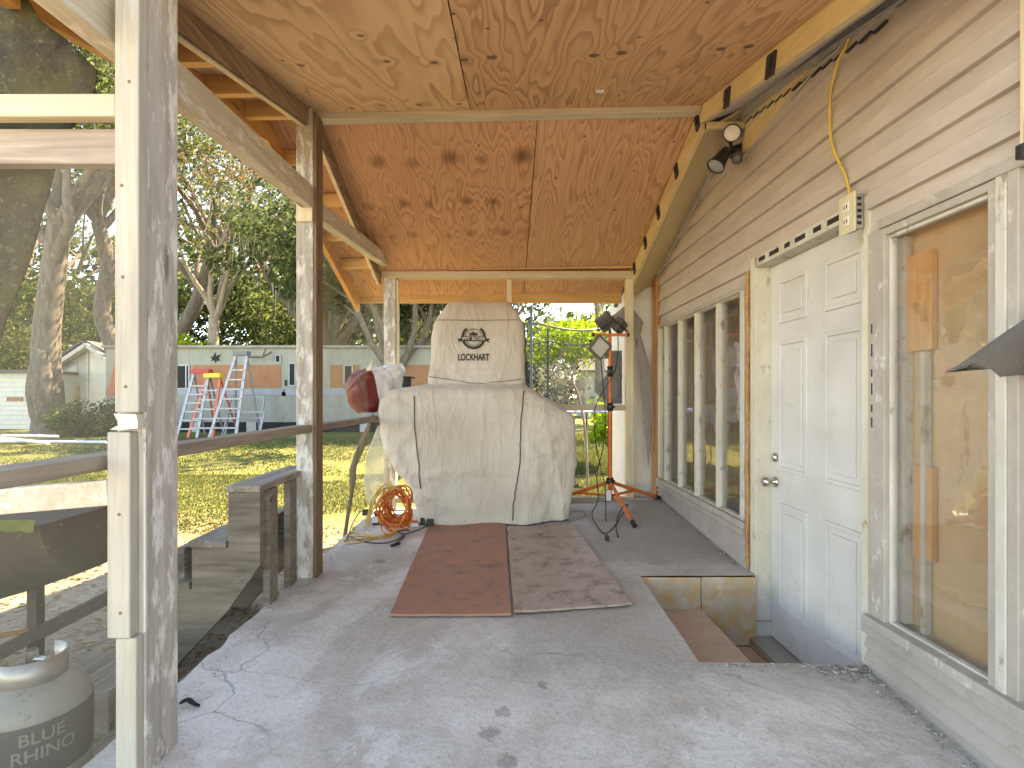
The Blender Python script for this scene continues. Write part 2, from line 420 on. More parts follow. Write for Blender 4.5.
# slatted vent strip & loose yellow wedge under the near soffit
mb=MB()
for i in range(14):
    y=2.05+.085*i; mb.box((WX-.030,y,S(y)-.098),(WX-.018,y+.07,S(y)-.090))
mb.build('vent_strip',M['black'],house)
mb=MB(); mb.prism([(WX-.024,3.25,2.70),(WX-.024,3.30,2.50),(WX-.024,2.75,2.595),(WX-.024,2.42,2.62),(WX-.024,2.40,2.645)],(.014,0,0)); mb.build('torn_trim',M['fascia_y'],house)

# corner board (rusty), wing beyond
mb=MB(); mb.box((WX-.045,5.045,.10),(WX-.005,5.19,2.25)); mb.build('corner_board',M['redwood'],house,.004,label='rusty orange corner board at the far end of the siding')
mb=MB(); zz=.12
while zz<2.25:
    z1=min(zz+.2,2.3); mb.hexa([(1.22,5.325,zz),(2.6,5.325,zz),(2.6,5.36,zz),(1.22,5.36,zz),(1.22,5.338,z1),(2.6,5.338,z1),(2.6,5.36,z1),(1.22,5.36,z1)]); zz+=.2
mb.box((1.225,5.36,-.25),(2.6,6.1,2.3)); mb.build('wing_wall',M['wing'],house)  # unseen depth of the wing sized to keep sun off the far slab
mb=MB(); mb.box((1.0,5.2,2.30),(3,6.4,2.36)); mb.build('wing_roof',M['roofing'],house)

# skirting panels under the windows
def skirt(y0,y1,ztop,n=2):
    mb=MB(); k=10
    for i in range(k):
        a=y0+(y1-y0)*i/k; b=y0+(y1-y0)*(i+1)/k
        za,zb=floorz(WX,a)-.03,floorz(WX,b)-.03
        xs=[WX-.024,WX-.012]
        mb.hexa([(WX-.046,a,ztop-.035),(WX+.06,a,ztop-.035),(WX+.06,b,ztop-.035),(WX-.046,b,ztop-.035),(WX-.044,a,ztop),(WX+.06,a,ztop),(WX+.06,b,ztop),(WX-.044,b,ztop)])
        q=3; 
        for r_ in range(q):
            f0,f1=r_/q,(r_+1)/q; a0,a1=za+(ztop-.036-za)*f0,za+(ztop-.036-za)*f1; b0,b1=zb+(ztop-.036-zb)*f0,zb+(ztop-.036-zb)*f1
            mb.hexa([(WX-.036,a,a0+.001),(WX+.06,a,a0+.001),(WX+.06,b,b0+.001),(WX-.036,b,b0+.001),(WX-.014,a,a1),(WX+.06,a,a1),(WX+.06,b,b1),(WX-.014,b,b1)])
    mb.build('skirting',M['siding_low'],house)
skirt(.85,2.165,.150); skirt(3.235,5.06,.255)
mb=MB(); mb.box((WX-.03,-.6,-.3),(WX+.03,.85,.15)); mb.build('skirting',M['siding_low'],house)

# ---- door
D0,D1,DZ0,DZ1=2.215,3.14,-.333,1.80; DX=1.56
mb=MB(); mb.box((DX,D0,DZ0),(DX+.042,D1,DZ1))
door=mb.build('door',M['door'],house,.003)
def panel(y0,y1,z0,z1):
    m=MB(); w=.022
    for (a,b) in (((y0,z0),(y0+w,z1)),((y1-w,z0),(y1,z1)),((y0+w,z0),(y1-w,z0+w)),((y0+w,z1-w),(y1-w,z1))):
        m.box((DX-.011,a[0],a[1]),(DX+.002,b[0],b[1]))
    q=.052
    m.box((DX-.009,y0+q,z0+q),(DX+.002,y1-q,z1-q))
    m.build('door_panel',M['door'],door,.003)
for (a,b) in ((2.32,2.60),(2.75,3.03)):
    for (c,d) in ((1.46,1.70),(.64,1.36),(-.13,.46)): panel(a,b,c,d)
m=MB(); m.lathe((DX-.002,3.075,.567),[(0,0),(.030,0),(.030,-.006),(.012,-.010),(.011,-.035),(.024,-.042),(.028,-.056),(.024,-.068),(0,-.072)],20,(1,0,0)); m.build('handle',M['metal'],door)
m=MB(); m.lathe((DX-.002,3.075,.705),[(0,0),(.027,0),(.025,-.012),(.014,-.018),(0,-.019)],20,(1,0,0)); m.build('deadbolt',M['metal'],door)
# frame
m=MB(); m.box((WX-.012,3.14,DZ0-.05),(DX+.05,3.205,1.862)); m.build('door_jamb',M['trim_cream'],house,.002)
m=MB(); m.box((WX-.012,2.165,DZ0-.05),(DX+.05,2.212,1.862)); m.build('door_jamb',M['trim_cream'],house,.002)
m=MB(); m.box((WX-.014,2.212,1.802),(DX+.05,3.14,1.862)); hd=m.build('door_header',M['trim_white'],house,.002)
for y,l in ((2.33,.11),(2.49,.06),(2.62,.09),(2.76,.05),(2.87,.10),(3.02,.07)):
    m=MB(); m.box((WX-.0165,y,1.822),(WX-.0135,y+l,1.846)); m.build('header_slot',M['black'],hd)
m=MB(); m.box((1.43,2.215,-.386),(1.60,3.138,-.337)); m.build('threshold',M['galv'],house,.004)
# rotten edge beside the door
m=MB(); n=26; pts=[]
rows=[]
for i in range(n):
    z=.04+(1.80-.04)*i/(n-1); w=.004+.003*math.sin(i*1.7)+.004*random.random(); y=3.219+.006*math.sin(i*.9)
    rr=.002+.006*random.random(); rows.append([(WX-.018-rr*.6,y-w,z),(WX-.030-rr,y,z),(WX-.02-rr*.6,y+w,z),(WX+.01,y+w,z),(WX+.01,y-w,z),(WX-.018-rr*.6,y-w,z)])
sheet_rows(m,rows); m.build('rotten_trim',M['foam'],house,label='orange-brown rotten trim strip beside the door')
# trim between door and near window
m=MB(); m.box((WX-.020,2.095,-.03),(WX+.03,2.163,1.70)); m.build('trim_board',M['trim_grey'],house,.003)
for z,l in [(1.30,.04),(1.21,.05),(1.13,.03),(1.06,.045),(.99,.03),(.93,.04)]:
    m=MB(); m.box((WX-.022,2.136,z),(WX-.0195,2.141,z+l)); m.build('trim_slot',M['black'],house)

# ---- windows (each: frame mesh with pane, sill, backing as sub-parts)
def window(y0,y1,z0,z1,fw,name,mat,backmat,depth,cols=(),label=None):
    m=MB()
    m.box((WX-.022,y0,z0),(WX+.03,y0+fw,z1)); m.box((WX-.022,y1-fw,z0),(WX+.03,y1,z1))
    m.box((WX-.020,y0+fw,z0),(WX+.03,y1-fw,z0+fw)); m.box((WX-.020,y0+fw,z1-fw),(WX+.03,y1-fw,z1))
    w=m.build(name,mat,house,.003,label)
    g=fw*.8
    m=MB(); a,b,c,d=y0+fw,y1-fw,z0+fw,z1-fw
    m.box((WX-.004,a,c),(WX+.02,a+g*.5,d)); m.box((WX-.004,b-g*.5,c),(WX+.02,b,d)); m.box((WX-.003,a+g*.5,c),(WX+.02,b-g*.5,c+g*.6)); m.box((WX-.003,a+g*.5,d-g*.6),(WX+.02,b-g*.5,d))
    m.build('sash',M['trim_white'],w,.002)
    m=MB(); m.box((WX+.008,a+.001,c+.001),(WX+.012,b-.001,d-.001)); m.build('pane',M['glass'],w)
    m=MB(); m.box((WX+depth,y0-.0,z0),(WX+depth+.01,y1+.0,z1)); m.build('backing_board',backmat,w)
    return w
w1=window(1.600,2.095,.152,1.698,.028,'window',M['trim_grey'],M['brownply'],.075,label='near tall window backed by brown board with pine blocks')
m=MB(); m.box((WX+.05,1.93,1.22),(WX+.072,2.045,1.58)); m.build('pine_block',M['pineblock'],w1,.002)
m=MB(); m.box((WX+.05,1.93,.46),(WX+.072,2.02,.80)); m.build('pine_block',M['pineblock'],w1,.002)
m=MB(); m.box((WX+.04,2.045,.19),(WX+.073,2.085,1.66)); m.box((WX+.045,1.955,.19),(WX+.070,1.975,1.215)); m.build('stud_strip',M['trim_white'],w1)
w2=window(1.0,1.565,.152,1.74,.035,'window',M['trim_grey'],M['brownply'],.075)
m=MB(); m.box((WX-.026,1.565,.152),(WX+.03,1.600,1.70)); m.build('mullion',M['trim_white'],house,.003)
m=MB(); m.box((WX-.05,.85,.150),(WX+.0,2.16,.186)); m.build('window_sill',M['trim_grey'],house,.004)
m=MB(); m.box((WX-.028,.85,1.70),(WX+.02,2.095,1.735)); m.build('window_header',M['trim_grey'],house,.004)
m=MB(); m.box((WX-.02,.85,.19),(WX+.03,1.0,1.74)); m.build('trim_board',M['trim_grey'],house)
edges=[5.03,4.86,4.48,4.09,3.68,3.30]
for i in range(5):
    a,b=edges[i+1]+.011,edges[i]-.011
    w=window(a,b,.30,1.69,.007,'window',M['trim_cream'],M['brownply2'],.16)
for i,y in enumerate(edges[1:-1]):
    m=MB(); m.box((WX-.020,y-.010,.30),(WX+.03,y+.010,1.69)); m.build('mullion',M['trim_white'],house,.003)
m=MB(); m.box((WX-.03,3.25,.30),(WX+.03,3.308,1.70)); m.build('mullion',M['trim_white'],house,.003)
m=MB(); m.box((WX-.03,5.013,.30),(WX+.03,5.045,1.70)); m.build('mullion',M['trim_cream'],house,.003)
m=MB(); m.box((WX-.045,3.235,.256),(WX+.03,5.05,.298)); m.build('window_sill',M['trim_grey'],house,.004)
m=MB(); m.box((WX-.03,3.235,1.692),(WX+.03,5.05,1.725)); m.build('window_header',M['trim_grey'],house,.004)
# crumpled clear plastic behind the nearest narrow window
m=MB(); rows=[]
rs=random.Random(3)
for i in range(14):
    z=.45+.95*i/13; rows.append([(WX+.05+.03*rs.random(),3.36+.26*k/7*(.35+.65*(i/13)),z+.02*rs.random()) for k in range(8)])
sheet_rows(m,rows,smooth=False)
t=NT('clear_plastic'); t.b.inputs['Base Color'].default_value=(.8,.8,.78,1); t.b.inputs['Alpha'].default_value=.35; t.rough(.12); M['plastic_in']=t.m
m.build('plastic_sheet',M['plastic_in'],house)

# ================================================================== PORCH
porch=thing('porch','open timber porch with plywood gable ceiling, weathered posts and rails on a concrete slab','porch',(0,3.2,0))
def UR(px,py):
    k=(CY-py)/F
    if py<108: Y=(RZ-EYE-RY*.245)/(k-.245)
    else: Y=(RZ-EYE+.333*RY)/(k+.333)
    return ((px-CX)*Y/F, Y)
def kn(l): return [UR(px,py)+(r*(.58+.25*((px*7+py)%5)/5 if r>.036 else .75),a*(.8 if r>.036 else 1)) for px,py,r,a in l]
nearL=kn([(361,27,.02,.9),(301,56,.026,.8),(387,54,.024,.9),(434,56,.026,.9),(351,101,.026,.7),(381,99,.026,.7),(419,99,.028,.8),(459,99,.028,.8)])
nearR=kn([(464,54,.032,1),(492,52,.034,1),(594,52,.032,1),(621,50,.034,1),(721,48,.030,1),(749,46,.030,1)])
farL=kn([(378,156,.07,.8),(412,158,.06,.6),(450,153,.07,.9),(482,156,.06,.75),(523,153,.075,1),(369,200,.05,.5),(403,199,.055,.7),(429,200,.045,.6),(467,197,.06,.9),(493,198,.045,.8),(528,195,.04,.6),(392,232,.05,.4),(413,230,.06,.6),(449,232,.05,.5),(470,230,.06,.7),(506,230,.05,.6),(528,228,.06,.5)])
M['plyA']=plywood('plywood_pale',(.74,.475,.275),(.50,.28,.14),nearL,1,12,(3.6,.42,1),hard=True,tint=(.66,.44,.27))
M['plyB']=plywood('plywood_golden',(.66,.395,.225),(.38,.19,.095),nearR,2.3,20,(4.6,.5,1),hard=True)
M['plyC']=plywood('plywood_knotty',(.64,.36,.215),(.40,.19,.10),farL,3.7,22,(4.6,.36,1))
M['plyD']=plywood('plywood_reddish',(.65,.385,.235),(.40,.205,.11),[],5.2,26,(4.4,.42,1))
def sheet(x0,x1,y0,y1,mat,label=None,g=.003):
    m=MB(); n=1
    x0+=g;x1-=g
    vs=[(x0,y0,roofz(x0,y0)),(x1,y0,roofz(x1,y0)),(x1,y1,roofz(x1,y1)),(x0,y1,roofz(x0,y1))]
    m.hexa(vs+[(v[0],v[1],v[2]+.013) for v in vs]); return m.build('ceiling_sheet',mat,porch,label=label)
sheet(-1.46,-.19,1.35,RY,M['plyA'],'pale plywood ceiling sheet, near left'); sheet(-.19,1.198,1.35,RY,M['plyB'],'golden plywood ceiling sheet, near right')
sheet(-1.46,.22,RY,5.40,M['plyC'],'knotty plywood ceiling sheet, far left'); sheet(.22,1.198,RY,5.40,M['plyD'],'reddish plywood ceiling sheet, far right')
m=MB()
for (ya,yb) in ((1.3,RY),(RY,5.45)):
    za,zb=roofz(0,ya)+.045,roofz(0,yb)+.045
    m.hexa([(-1.5,ya,za-.028),(1.185,ya,za-.0),(1.185,yb,zb-.0),(-1.5,yb,zb-.028),(-1.5,ya,za+.0),(1.185,ya,za+.03),(1.185,yb,zb+.03),(-1.5,yb,zb+.0)])
m.build('roofing',M['roofing'],porch)
# ridge board
m=MB(); m.bar((-1.115,RY,roofz(-1.1,RY)-.024),(1.197,RY,roofz(1.2,RY)-.020),.075,.042); m.build('ridge_board',M['pine'],porch,.003)
# inner rafters (dark) + bright lower edge strip
def raf(x0,x1,y0,y1,dep,mat,name,off=0,par=porch):
    m=MB(); m.hexa([(x0,y0,roofz(x0,y0)-dep-off),(x1,y0,roofz(x0,y0)-dep-off),(x1,y1,roofz(x0,y1)-dep-off),(x0,y1,roofz(x0,y1)-dep-off),
                    (x0,y0,roofz(x0,y0)-.002-off),(x1,y0,roofz(x0,y0)-.002-off),(x1,y1,roofz(x0,y1)-.002-off),(x0,y1,roofz(x0,y1)-.002-off)])
    return m.build(name,mat,par,.003)
r1=raf(-1.155,-1.118,1.4,RY-.05,.10,M['rafter'],'rafter'); r2=raf(-1.155,-1.118,RY+.02,5.0,.10,M['rafter'],'rafter')
for (a,b) in ((1.4,RY-.05),(RY+.05,4.98)): raf(-1.158,-1.130,a,b,.012,M['pine_y'],'rafter_strip',.102)
raf(-1.46,-1.42,1.35,RY,.15,M['orange_y'],'barge_board'); raf(-1.46,-1.42,RY,5.40,.15,M['orange_y'],'barge_board')
for y in [1.42,1.8,2.2,2.6,3.0,3.55,3.95,4.35,4.75]:
    m=MB(); za=roofz(-1.4,y); s=.245 if y<RY else -.333
    m.bar((-1.419,y,za-.05),(-1.156,y,za-.046),.038,.088); m.build('lookout',M['orange_x'],porch,.002)
# far fascia
m=MB(); m.box((-1.46,5.405,1.992),(1.20,5.44,2.125)); m.build('fascia_board',M['orange_x'],porch,.003)
# posts
def post(x0,x1,y0,y1,z0,z1,mat,name='post',label=None,bev=.005):
    m=MB(); m.box((x0,y0,z0),(x1,y1,z1)); return m.build(name,mat,porch,bev,label)
p1=post(-1.07,-.990,1.5,1.652,-.01,2.37,M['grey_near'],label='near post, weathered dark grey with scraped white paint')
m=MB(); m.box((-.992,1.494,.4),(-.986,1.503,2.3)); m.build('caulk_line',M['trim_white'],p1)
def front(x0,x1,z0,z1,y=1.46,mat='white_z'):
    m=MB(); m.box((x0,y,z0),(x1,1.4985,z1)); o=m.build('nailed_board',M[mat],porch,.004)
    zz=z0+.07
    while zz<z1:
        k=MB(); k.lathe(((x0+x1)/2+random.uniform(-.014,.014),y-.001,zz),[(0,0),(.0045,0),(.0045,.0015)],8,(0,1,0)); k.build('screw',M['brown_z'],o); zz+=random.uniform(.16,.34)
front(-1.048,-.983,1.008,2.36); front(-1.070,-1.008,.395,.955,1.462); 
m=MB(); m.box((-1.05,1.466,-.01),(-.993,1.499,.394)); m.build('nailed_board',M['white_z'],porch,.004)
m=MB(); m.prism([(-1.05,1.46,1.005),(-.99,1.46,1.004),(-.985,1.46,.985),(-.985,1.46,.965),(-1.03,1.46,.96),(-1.06,1.46,.962),(-1.035,1.46,.975)],(0,.035,0)); m.build('broken_end',M['trim_cream'],porch)
# rails left of the near post, facing the camera
m=MB(); m.bar((-2.6,1.482,1.838),(-1.049,1.482,1.842),.038,.062); m.build('top_rail',M['pine'],porch,.004)
m=MB(); m.bar((-2.6,1.53,1.752),(-1.053,1.53,1.752),.04,.098); m.build('top_rail',M['grey_x'],porch,.004)
m=MB(); m.bar((-2.6,1.482,.66),(-1.071,1.482,.79),.036,.07); m.build('lower_rail',M['white_y'],porch,.004)
# right jamb at the near opening
m=MB(); m.box((1.437,1.46,1.74),(1.47,1.50,2.5)); m.build('right_jamb',M['pine_z'],porch,.003)
m=MB(); m.box((1.40,1.452,1.695),(1.445,1.475,1.735)); m.build('bracket',M['black'],porch,.003)
# ridge-height middle post
p2=post(-1.19,-1.092,3.12,3.235,0,2.72,M['grey_z'],label='middle post, weathered white, running up to the ridge')
m=MB(); m.box((-1.0915,3.125,0),(-1.074,3.24,2.70)); m.build('post_side_board',M['brown_z'],porch,.003)  # darker brown than the weathered post front
# beam in two lengths
m=MB(); m.bar((-1.125,.6,2.045),(-1.125,3.115,2.205),.07,.125); m.build('beam',M['white_y'],porch,.004)
m=MB(); m.bar((-1.125,3.245,2.175),(-1.06,4.95,2.29),.07,.11); m.build('beam',M['white_y'],porch,.004)
m=MB(); m.box((-1.185,3.105,2.06),(-1.092,3.12,2.19)); m.build('beam_end',M['pine_z'],porch,.002)
# diagonal brace at the near eave, seen top left
m=MB(); m.bar((-1.75,1.9,2.62),(-1.20,1.9,2.22),.04,.10,(0,1,0)); m.build('brace',M['orange_x'],porch,.003)
# mid rails along the left side
m=MB(); m.bar((-1.14,.45,.868),(-1.14,3.118,.868),.09,.042); m.build('mid_rail',M['rail_y'],porch,.004)
m=MB(); m.bar((-1.14,3.242,.868),(-1.04,4.96,.868),.09,.042); m.build('mid_rail',M['rail_y'],porch,.004)
# far wall
post(-1.085,-.975,4.955,5.045,floorz(-1,5),2.16,M['grey_z'],label='far left post, pale weathered timber')
m=MB(); m.box((-.973,4.97,1.0),(-.955,5.03,2.13)); m.build('post_side_board',M['pine_z'],porch)
post(1.143,1.212,4.965,5.035,.12,2.14,M['pine_z'],label='far right post, fresh yellow pine')
m=MB(); m.box((-1.10,4.95,2.14),(1.22,5.04,2.205)); m.build('top_plate',M['pine'],porch,.003)
m=MB(); m.bar((-1.10,4.975,2.215),(1.2,4.975,2.245),.04,.02); m.build('top_strip',M['orange_x'],porch,.002)
m=MB(); m.box((.045,5.0,1.93),(.09,5.03,2.14)); m.build('centre_cleat',M['pine_z'],porch,.002)
m=MB(); m.box((-.97,4.975,.925),(1.143,5.02,.98)); m.build('far_rail',M['pine'],porch,.003)
m=MB(); m.box((-.97,4.96,.075),(1.44,5.03,.125)); m.build('bottom_plate',M['grey_x'],porch,.003)
# sticker on ceiling
x,y=UR(600,88); m=MB(); m.box((x-.022,y-.013,roofz(x,y)-.006),(x+.022,y+.013,roofz(x,y)-.003)); m.build('paper_tag',flat('paper',(.75,.75,.72)),porch)

# ---- screens
M['screen']=sheer('insect_screen',(.20,.175,.13),.2,.7,2.0,.14,.26)
M['screen_far']=sheer('insect_screen_far',(.10,.10,.10),.1,.7,3,.06,.18)
M['flap']=sheer('folded_screen',(.06,.05,.045),.9,.8,55,.80,1.0)
_nt=M['flap'].node_tree; _t=NT.__new__(NT); _t.m=M['flap']; _t.t=_nt; _t.b=_nt.nodes['Principled BSDF']; _t.out=_nt.nodes['Material Output']
_p=_t.n('ShaderNodeNewGeometry').outputs['Position']
_c=_t.mix(_t.ramp(_t.noise(_p,3,6,.7),[(.4,0),(.62,1)]),(.045,.038,.032),(.10,.092,.04))
_c=_t.mix(_t.ramp(_t.noise(_p,42,6,.75),[(.56,0),(.66,.8)]),_c,(.20,.185,.11))
_c=_t.mix(_t.ramp(_t.noise(_p,16,6,.75),[(.58,0),(.64,.7)]),_c,(.035,.03,.03)); _t.col(_c)
M['poly']=sheer('cloudy_plastic',(.52,.52,.38),.25,.35,2.6,.12,.34)
m=MB(); m.add([(-2.6,1.51,-.2),(-1.053,1.51,-.2),(-1.053,1.51,1.70),(-2.6,1.51,1.70)],[(0,1,2,3)]); m.build('screen_panel',M['screen'],porch)
m=MB(); rows=[]
for i in range(24):
    y=3.26+1.68*i/23; rows.append([(-1.13+.06*i/23+.010*math.sin(i*1.1+k*.7),y,.89+1.22*k/9) for k in range(10)])
sheet_rows(m,rows); m.build('plastic_sheet',M['poly'],porch)
m=MB(); m.add([(-.95,5.045,.98),(1.14,5.045,.98),(1.14,5.045,2.13),(-.95,5.045,2.13)],[(0,1,2,3)]); m.build('screen_panel',M['screen_far'],porch)
m=MB(); rows=[]
for i in range(12):
    y=3.26+1.68*i/11; rows.append([(-1.12+.012*math.sin(i*1.7+k),y,.03+.80*k/5) for k in range(6)])
sheet_rows(m,rows); m.build('plastic_sheet',sheer('thin_plastic',(.55,.52,.38),.1,.3,3,.03,.14),porch)

# torn screen pieces: things of their own? they hang from the frame -> top-level
def flapthing(name,label,cat,poly,Y,mat,wav=.02,th=.004,group=None):
    """cloth polygon given in pixels at depth Y, gridded and rippled, real thickness"""
    root=MB(); pts=[P(x,y,Y) for x,y in poly]
    bm=bmesh.new(); vs=[bm.verts.new(p) for p in pts]; bm.faces.new(vs)
    bmesh.ops.triangulate(bm,faces=bm.faces[:])
    for _ in range(4): bmesh.ops.subdivide_edges(bm,edges=[e for e in bm.edges if e.calc_length()>.07],cuts=1,use_grid_fill=False); bmesh.ops.triangulate(bm,faces=bm.faces[:])
    for v in bm.verts: v.co.y+=wav*mnoise.noise(v.co*5)+wav*.5*math.sin(v.co.x*14+v.co.z*6)
    me=bpy.data.meshes.new(name); c=Vector((sum(p.x for p in pts)/len(pts),Y,min(p.z for p in pts)))
    for v in bm.verts: v.co-=c
    bm.to_mesh(me); bm.free(); me.materials.append(mat)
    for p in me.polygons: p.use_smooth=True
    o=bpy.data.objects.new(name,me); o.location=c; C.objects.link(o)
    s=o.modifiers.new('s','SOLIDIFY'); s.thickness=th
    return tag(o,label,cat,group)
flapthing('torn_screen','dark folded screen flap hanging behind the top left rails','torn screen',[(-120,-30),(28,-2),(40,20),(65,38),(97,70),(90,97),(62,150),(0,345),(-120,520)],1.60,M['flap'],.015)
flapthing('torn_screen','pointed grey screen flap jutting in front of the near right window','torn screen',[(938,373),(1000,337),(1060,300),(1060,378),(1024,375),(1000,377),(990,369),(970,364),(955,369)],1.42,sheer('grey_screen_flap',(.13,.12,.11),.9,.7,9,.62,.95),.035)
flapthing('torn_screen','grey screen strip drooping against the pale wing wall right of the far post','torn screen',[(632,308),(643,322),(640,334),(650,365),(653,400),(652,428),(648,470),(645,440),(643,400),(640,372),(636,350),(632,330)],5.12,sheer('drooping_screen',(.32,.29,.26),.9,.8,20,.85,1),.012)
flapthing('torn_screen','grey screen fan bunched behind the top of the orange light stand','torn screen',[(600,322),(615,314),(631,300),(632,330),(622,328),(612,326)],5.10,sheer('bunched_screen',(.32,.30,.28),.9,.8,20,.85,1),.02)
flapthing('torn_screen','narrow dark strip of screen trailing onto the slab beside the middle post','torn screen',[(374,412),(368,440),(355,470),(354,490),(349,520),(346,545),(342,545),(346,515),(350,492),(349,470),(360,440),(370,418)],4.55,sheer('dark_strip',(.16,.12,.08),.9,.8,20,.9,1),.01)
flapthing('plastic_sheet','pale translucent plastic sheet bulging left of the grill cover','plastic sheet',[(378,425),(368,450),(364,480),(366,500),(372,512),(384,505),(388,470),(386,430)],4.80,sheer('pale_plastic',(.62,.61,.48),.6,.4,8,.3,.55),.02)

# ================================================================== SLAB and step well
t=NT('concrete'); v=t.coord(src='Object'); geo=t.n('ShaderNodeNewGeometry'); pos=geo.outputs['Position']
n1=t.noise(pos,1.3,5,.6); n2=t.noise(pos,6,8,.68,.4); n3=t.noise(pos,45,4,.65); n4=t.noise(pos,2.6,9,.72,1.0)
c=t.mix(t.ramp(n1,[(.38,0),(.60,1)]),(.48,.425,.36),(.68,.635,.57))
c=t.mix(t.ramp(n2,[(.44,0),(.66,.5)]),c,(.60,.575,.53))
c=t.mix(t.ramp(n4,[(.52,0),(.66,.45)]),c,(.32,.265,.205))
c=t.mix(t.ramp(t.noise(pos,.85,9,.66,1.2),[(.47,0),(.56,.5)]),c,(.33,.275,.215))
c=t.mix(t.ramp(t.noise(pos,1.9,10,.7,.8),[(.56,0),(.61,.65)]),c,(.68,.655,.61))
c=t.mix(t.ramp(n3,[(.54,0),(.70,.38)]),c,(.2,.175,.15))
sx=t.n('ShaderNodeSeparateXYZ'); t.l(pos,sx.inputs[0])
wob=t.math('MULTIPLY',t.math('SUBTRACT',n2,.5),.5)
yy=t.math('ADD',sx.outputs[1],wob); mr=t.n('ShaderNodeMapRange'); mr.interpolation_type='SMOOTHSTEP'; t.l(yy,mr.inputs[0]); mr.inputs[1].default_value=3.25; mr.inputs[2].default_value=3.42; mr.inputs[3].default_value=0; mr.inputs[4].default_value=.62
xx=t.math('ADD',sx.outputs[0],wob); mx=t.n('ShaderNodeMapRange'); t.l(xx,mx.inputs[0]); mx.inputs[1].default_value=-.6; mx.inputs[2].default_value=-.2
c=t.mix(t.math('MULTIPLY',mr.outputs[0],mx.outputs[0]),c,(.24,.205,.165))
# slab browner towards the right, then small wet stains
mr2=t.n('ShaderNodeMapRange'); mr2.interpolation_type='SMOOTHSTEP'; t.l(xx,mr2.inputs[0]); mr2.inputs[1].default_value=-.05; mr2.inputs[2].default_value=.1; mr2.inputs[3].default_value=0; mr2.inputs[4].default_value=.55
mr3=t.n('ShaderNodeMapRange'); mr3.interpolation_type='SMOOTHSTEP'; t.l(yy,mr3.inputs[0]); mr3.inputs[1].default_value=1.9; mr3.inputs[2].default_value=2.2
c=t.mix(t.math('MULTIPLY',mr2.outputs[0],mr3.outputs[0]),c,(.27,.245,.21))
for (px,py,r) in ((489,725,.035),(507,751,.036),(503,705,.025),(541,678,.02),(380,562,.04)):
    Y=EYE*F/(py-CY); X=(px-CX)*Y/F
    dd=t.n('ShaderNodeVectorMath'); dd.operation='DISTANCE'; t.l(pos,dd.inputs[0]); dd.inputs[1].default_value=(X,Y,floorz(X,Y))
    w=t.math('ADD',dd.outputs['Value'],t.math('MULTIPLY',t.math('SUBTRACT',t.noise(pos,28,5,.7),.5),.12))
    mm=t.n('ShaderNodeMapRange'); mm.interpolation_type='SMOOTHSTEP'; t.l(w,mm.inputs[0]); mm.inputs[1].default_value=r*.7; mm.inputs[2].default_value=r*1.2; mm.inputs[3].default_value=.5; mm.inputs[4].default_value=0
    c=t.mix(mm.outputs[0],c,(.12,.095,.07))
# hairline trowel scratches
mpc=t.n('ShaderNodeMapping'); t.l(pos,mpc.inputs['Vector']); mpc.inputs['Scale'].default_value=(2.2,6,1); mpc.inputs['Rotation'].default_value=(0,0,.5)
sc=t.noise(mpc.outputs[0],5,9,.75,1.5); c=t.mix(t.ramp(sc,[(.485,0),(.5,.5),(.515,0)]),c,(.74,.72,.68))
vp=t.n('ShaderNodeTexVoronoi'); vp.inputs['Scale'].default_value=5; t.l(pos,vp.inputs['Vector'])
c=t.mix(t.ramp(t.math('ADD',vp.outputs['Distance'],t.math('MULTIPLY',n3,.12)),[(.05,.5),(.08,0)]),c,(.22,.19,.15))
vp2=t.n('ShaderNodeTexVoronoi'); vp2.inputs['Scale'].default_value=26; t.l(pos,vp2.inputs['Vector'])
c=t.mix(t.ramp(t.math('ADD',vp2.outputs['Distance'],t.math('MULTIPLY',n2,.3)),[(.19,.4),(.24,0)]),c,(.70,.68,.64))
vc=t.n('ShaderNodeTexVoronoi'); vc.feature='DISTANCE_TO_EDGE'; vc.inputs['Scale'].default_value=.75
va=t.n('ShaderNodeVectorMath'); va.operation='ADD'; t.l(pos,va.inputs[0]); nz_=t.n('ShaderNodeTexNoise'); nz_.inputs['Scale'].default_value=3; nz_.inputs['Detail'].default_value=8; t.l(pos,nz_.inputs['Vector'])
vs2_=t.n('ShaderNodeVectorMath'); vs2_.operation='SCALE'; t.l(nz_.outputs['Color'],vs2_.inputs[0]); vs2_.inputs['Scale'].default_value=.3; t.l(vs2_.outputs[0],va.inputs[1]); t.l(va.outputs[0],vc.inputs['Vector'])
ck=t.math('MULTIPLY',t.ramp(vc.outputs['Distance'],[(0,1),(.003,0)]),t.ramp(n1,[(.48,0),(.58,.6)]))
c=t.mix(ck,c,(.10,.085,.07))
nf=t.noise(pos,130,4,.7); c=t.mix(t.ramp(nf,[(.35,.35),(.5,0)]),c,(.2,.18,.15))
t.col(c); t.rough(t.ramp(n2,[(.3,.55),(.7,.85)])); h=t.math('ADD',t.math('MULTIPLY',n3,.4),t.math('ADD',n2,n4)); t.bump(h,.55,.012)
M['concrete']=t.m
PX0,PX1,PY0,PY1=.80,WX,2.19,3.13
xs=sorted(set([round(-1.2+.06*i,3) for i in range(45)]+[PX0,WX-.0]));xs=[x for x in xs if x<=WX]
ys=sorted(set([round(-2.0+.06*i,3) for i in range(118)]+[PY0,PY1,5.06])); ys=[y for y in ys if y<=5.06]
m=MB(); idx={}; vs=[]
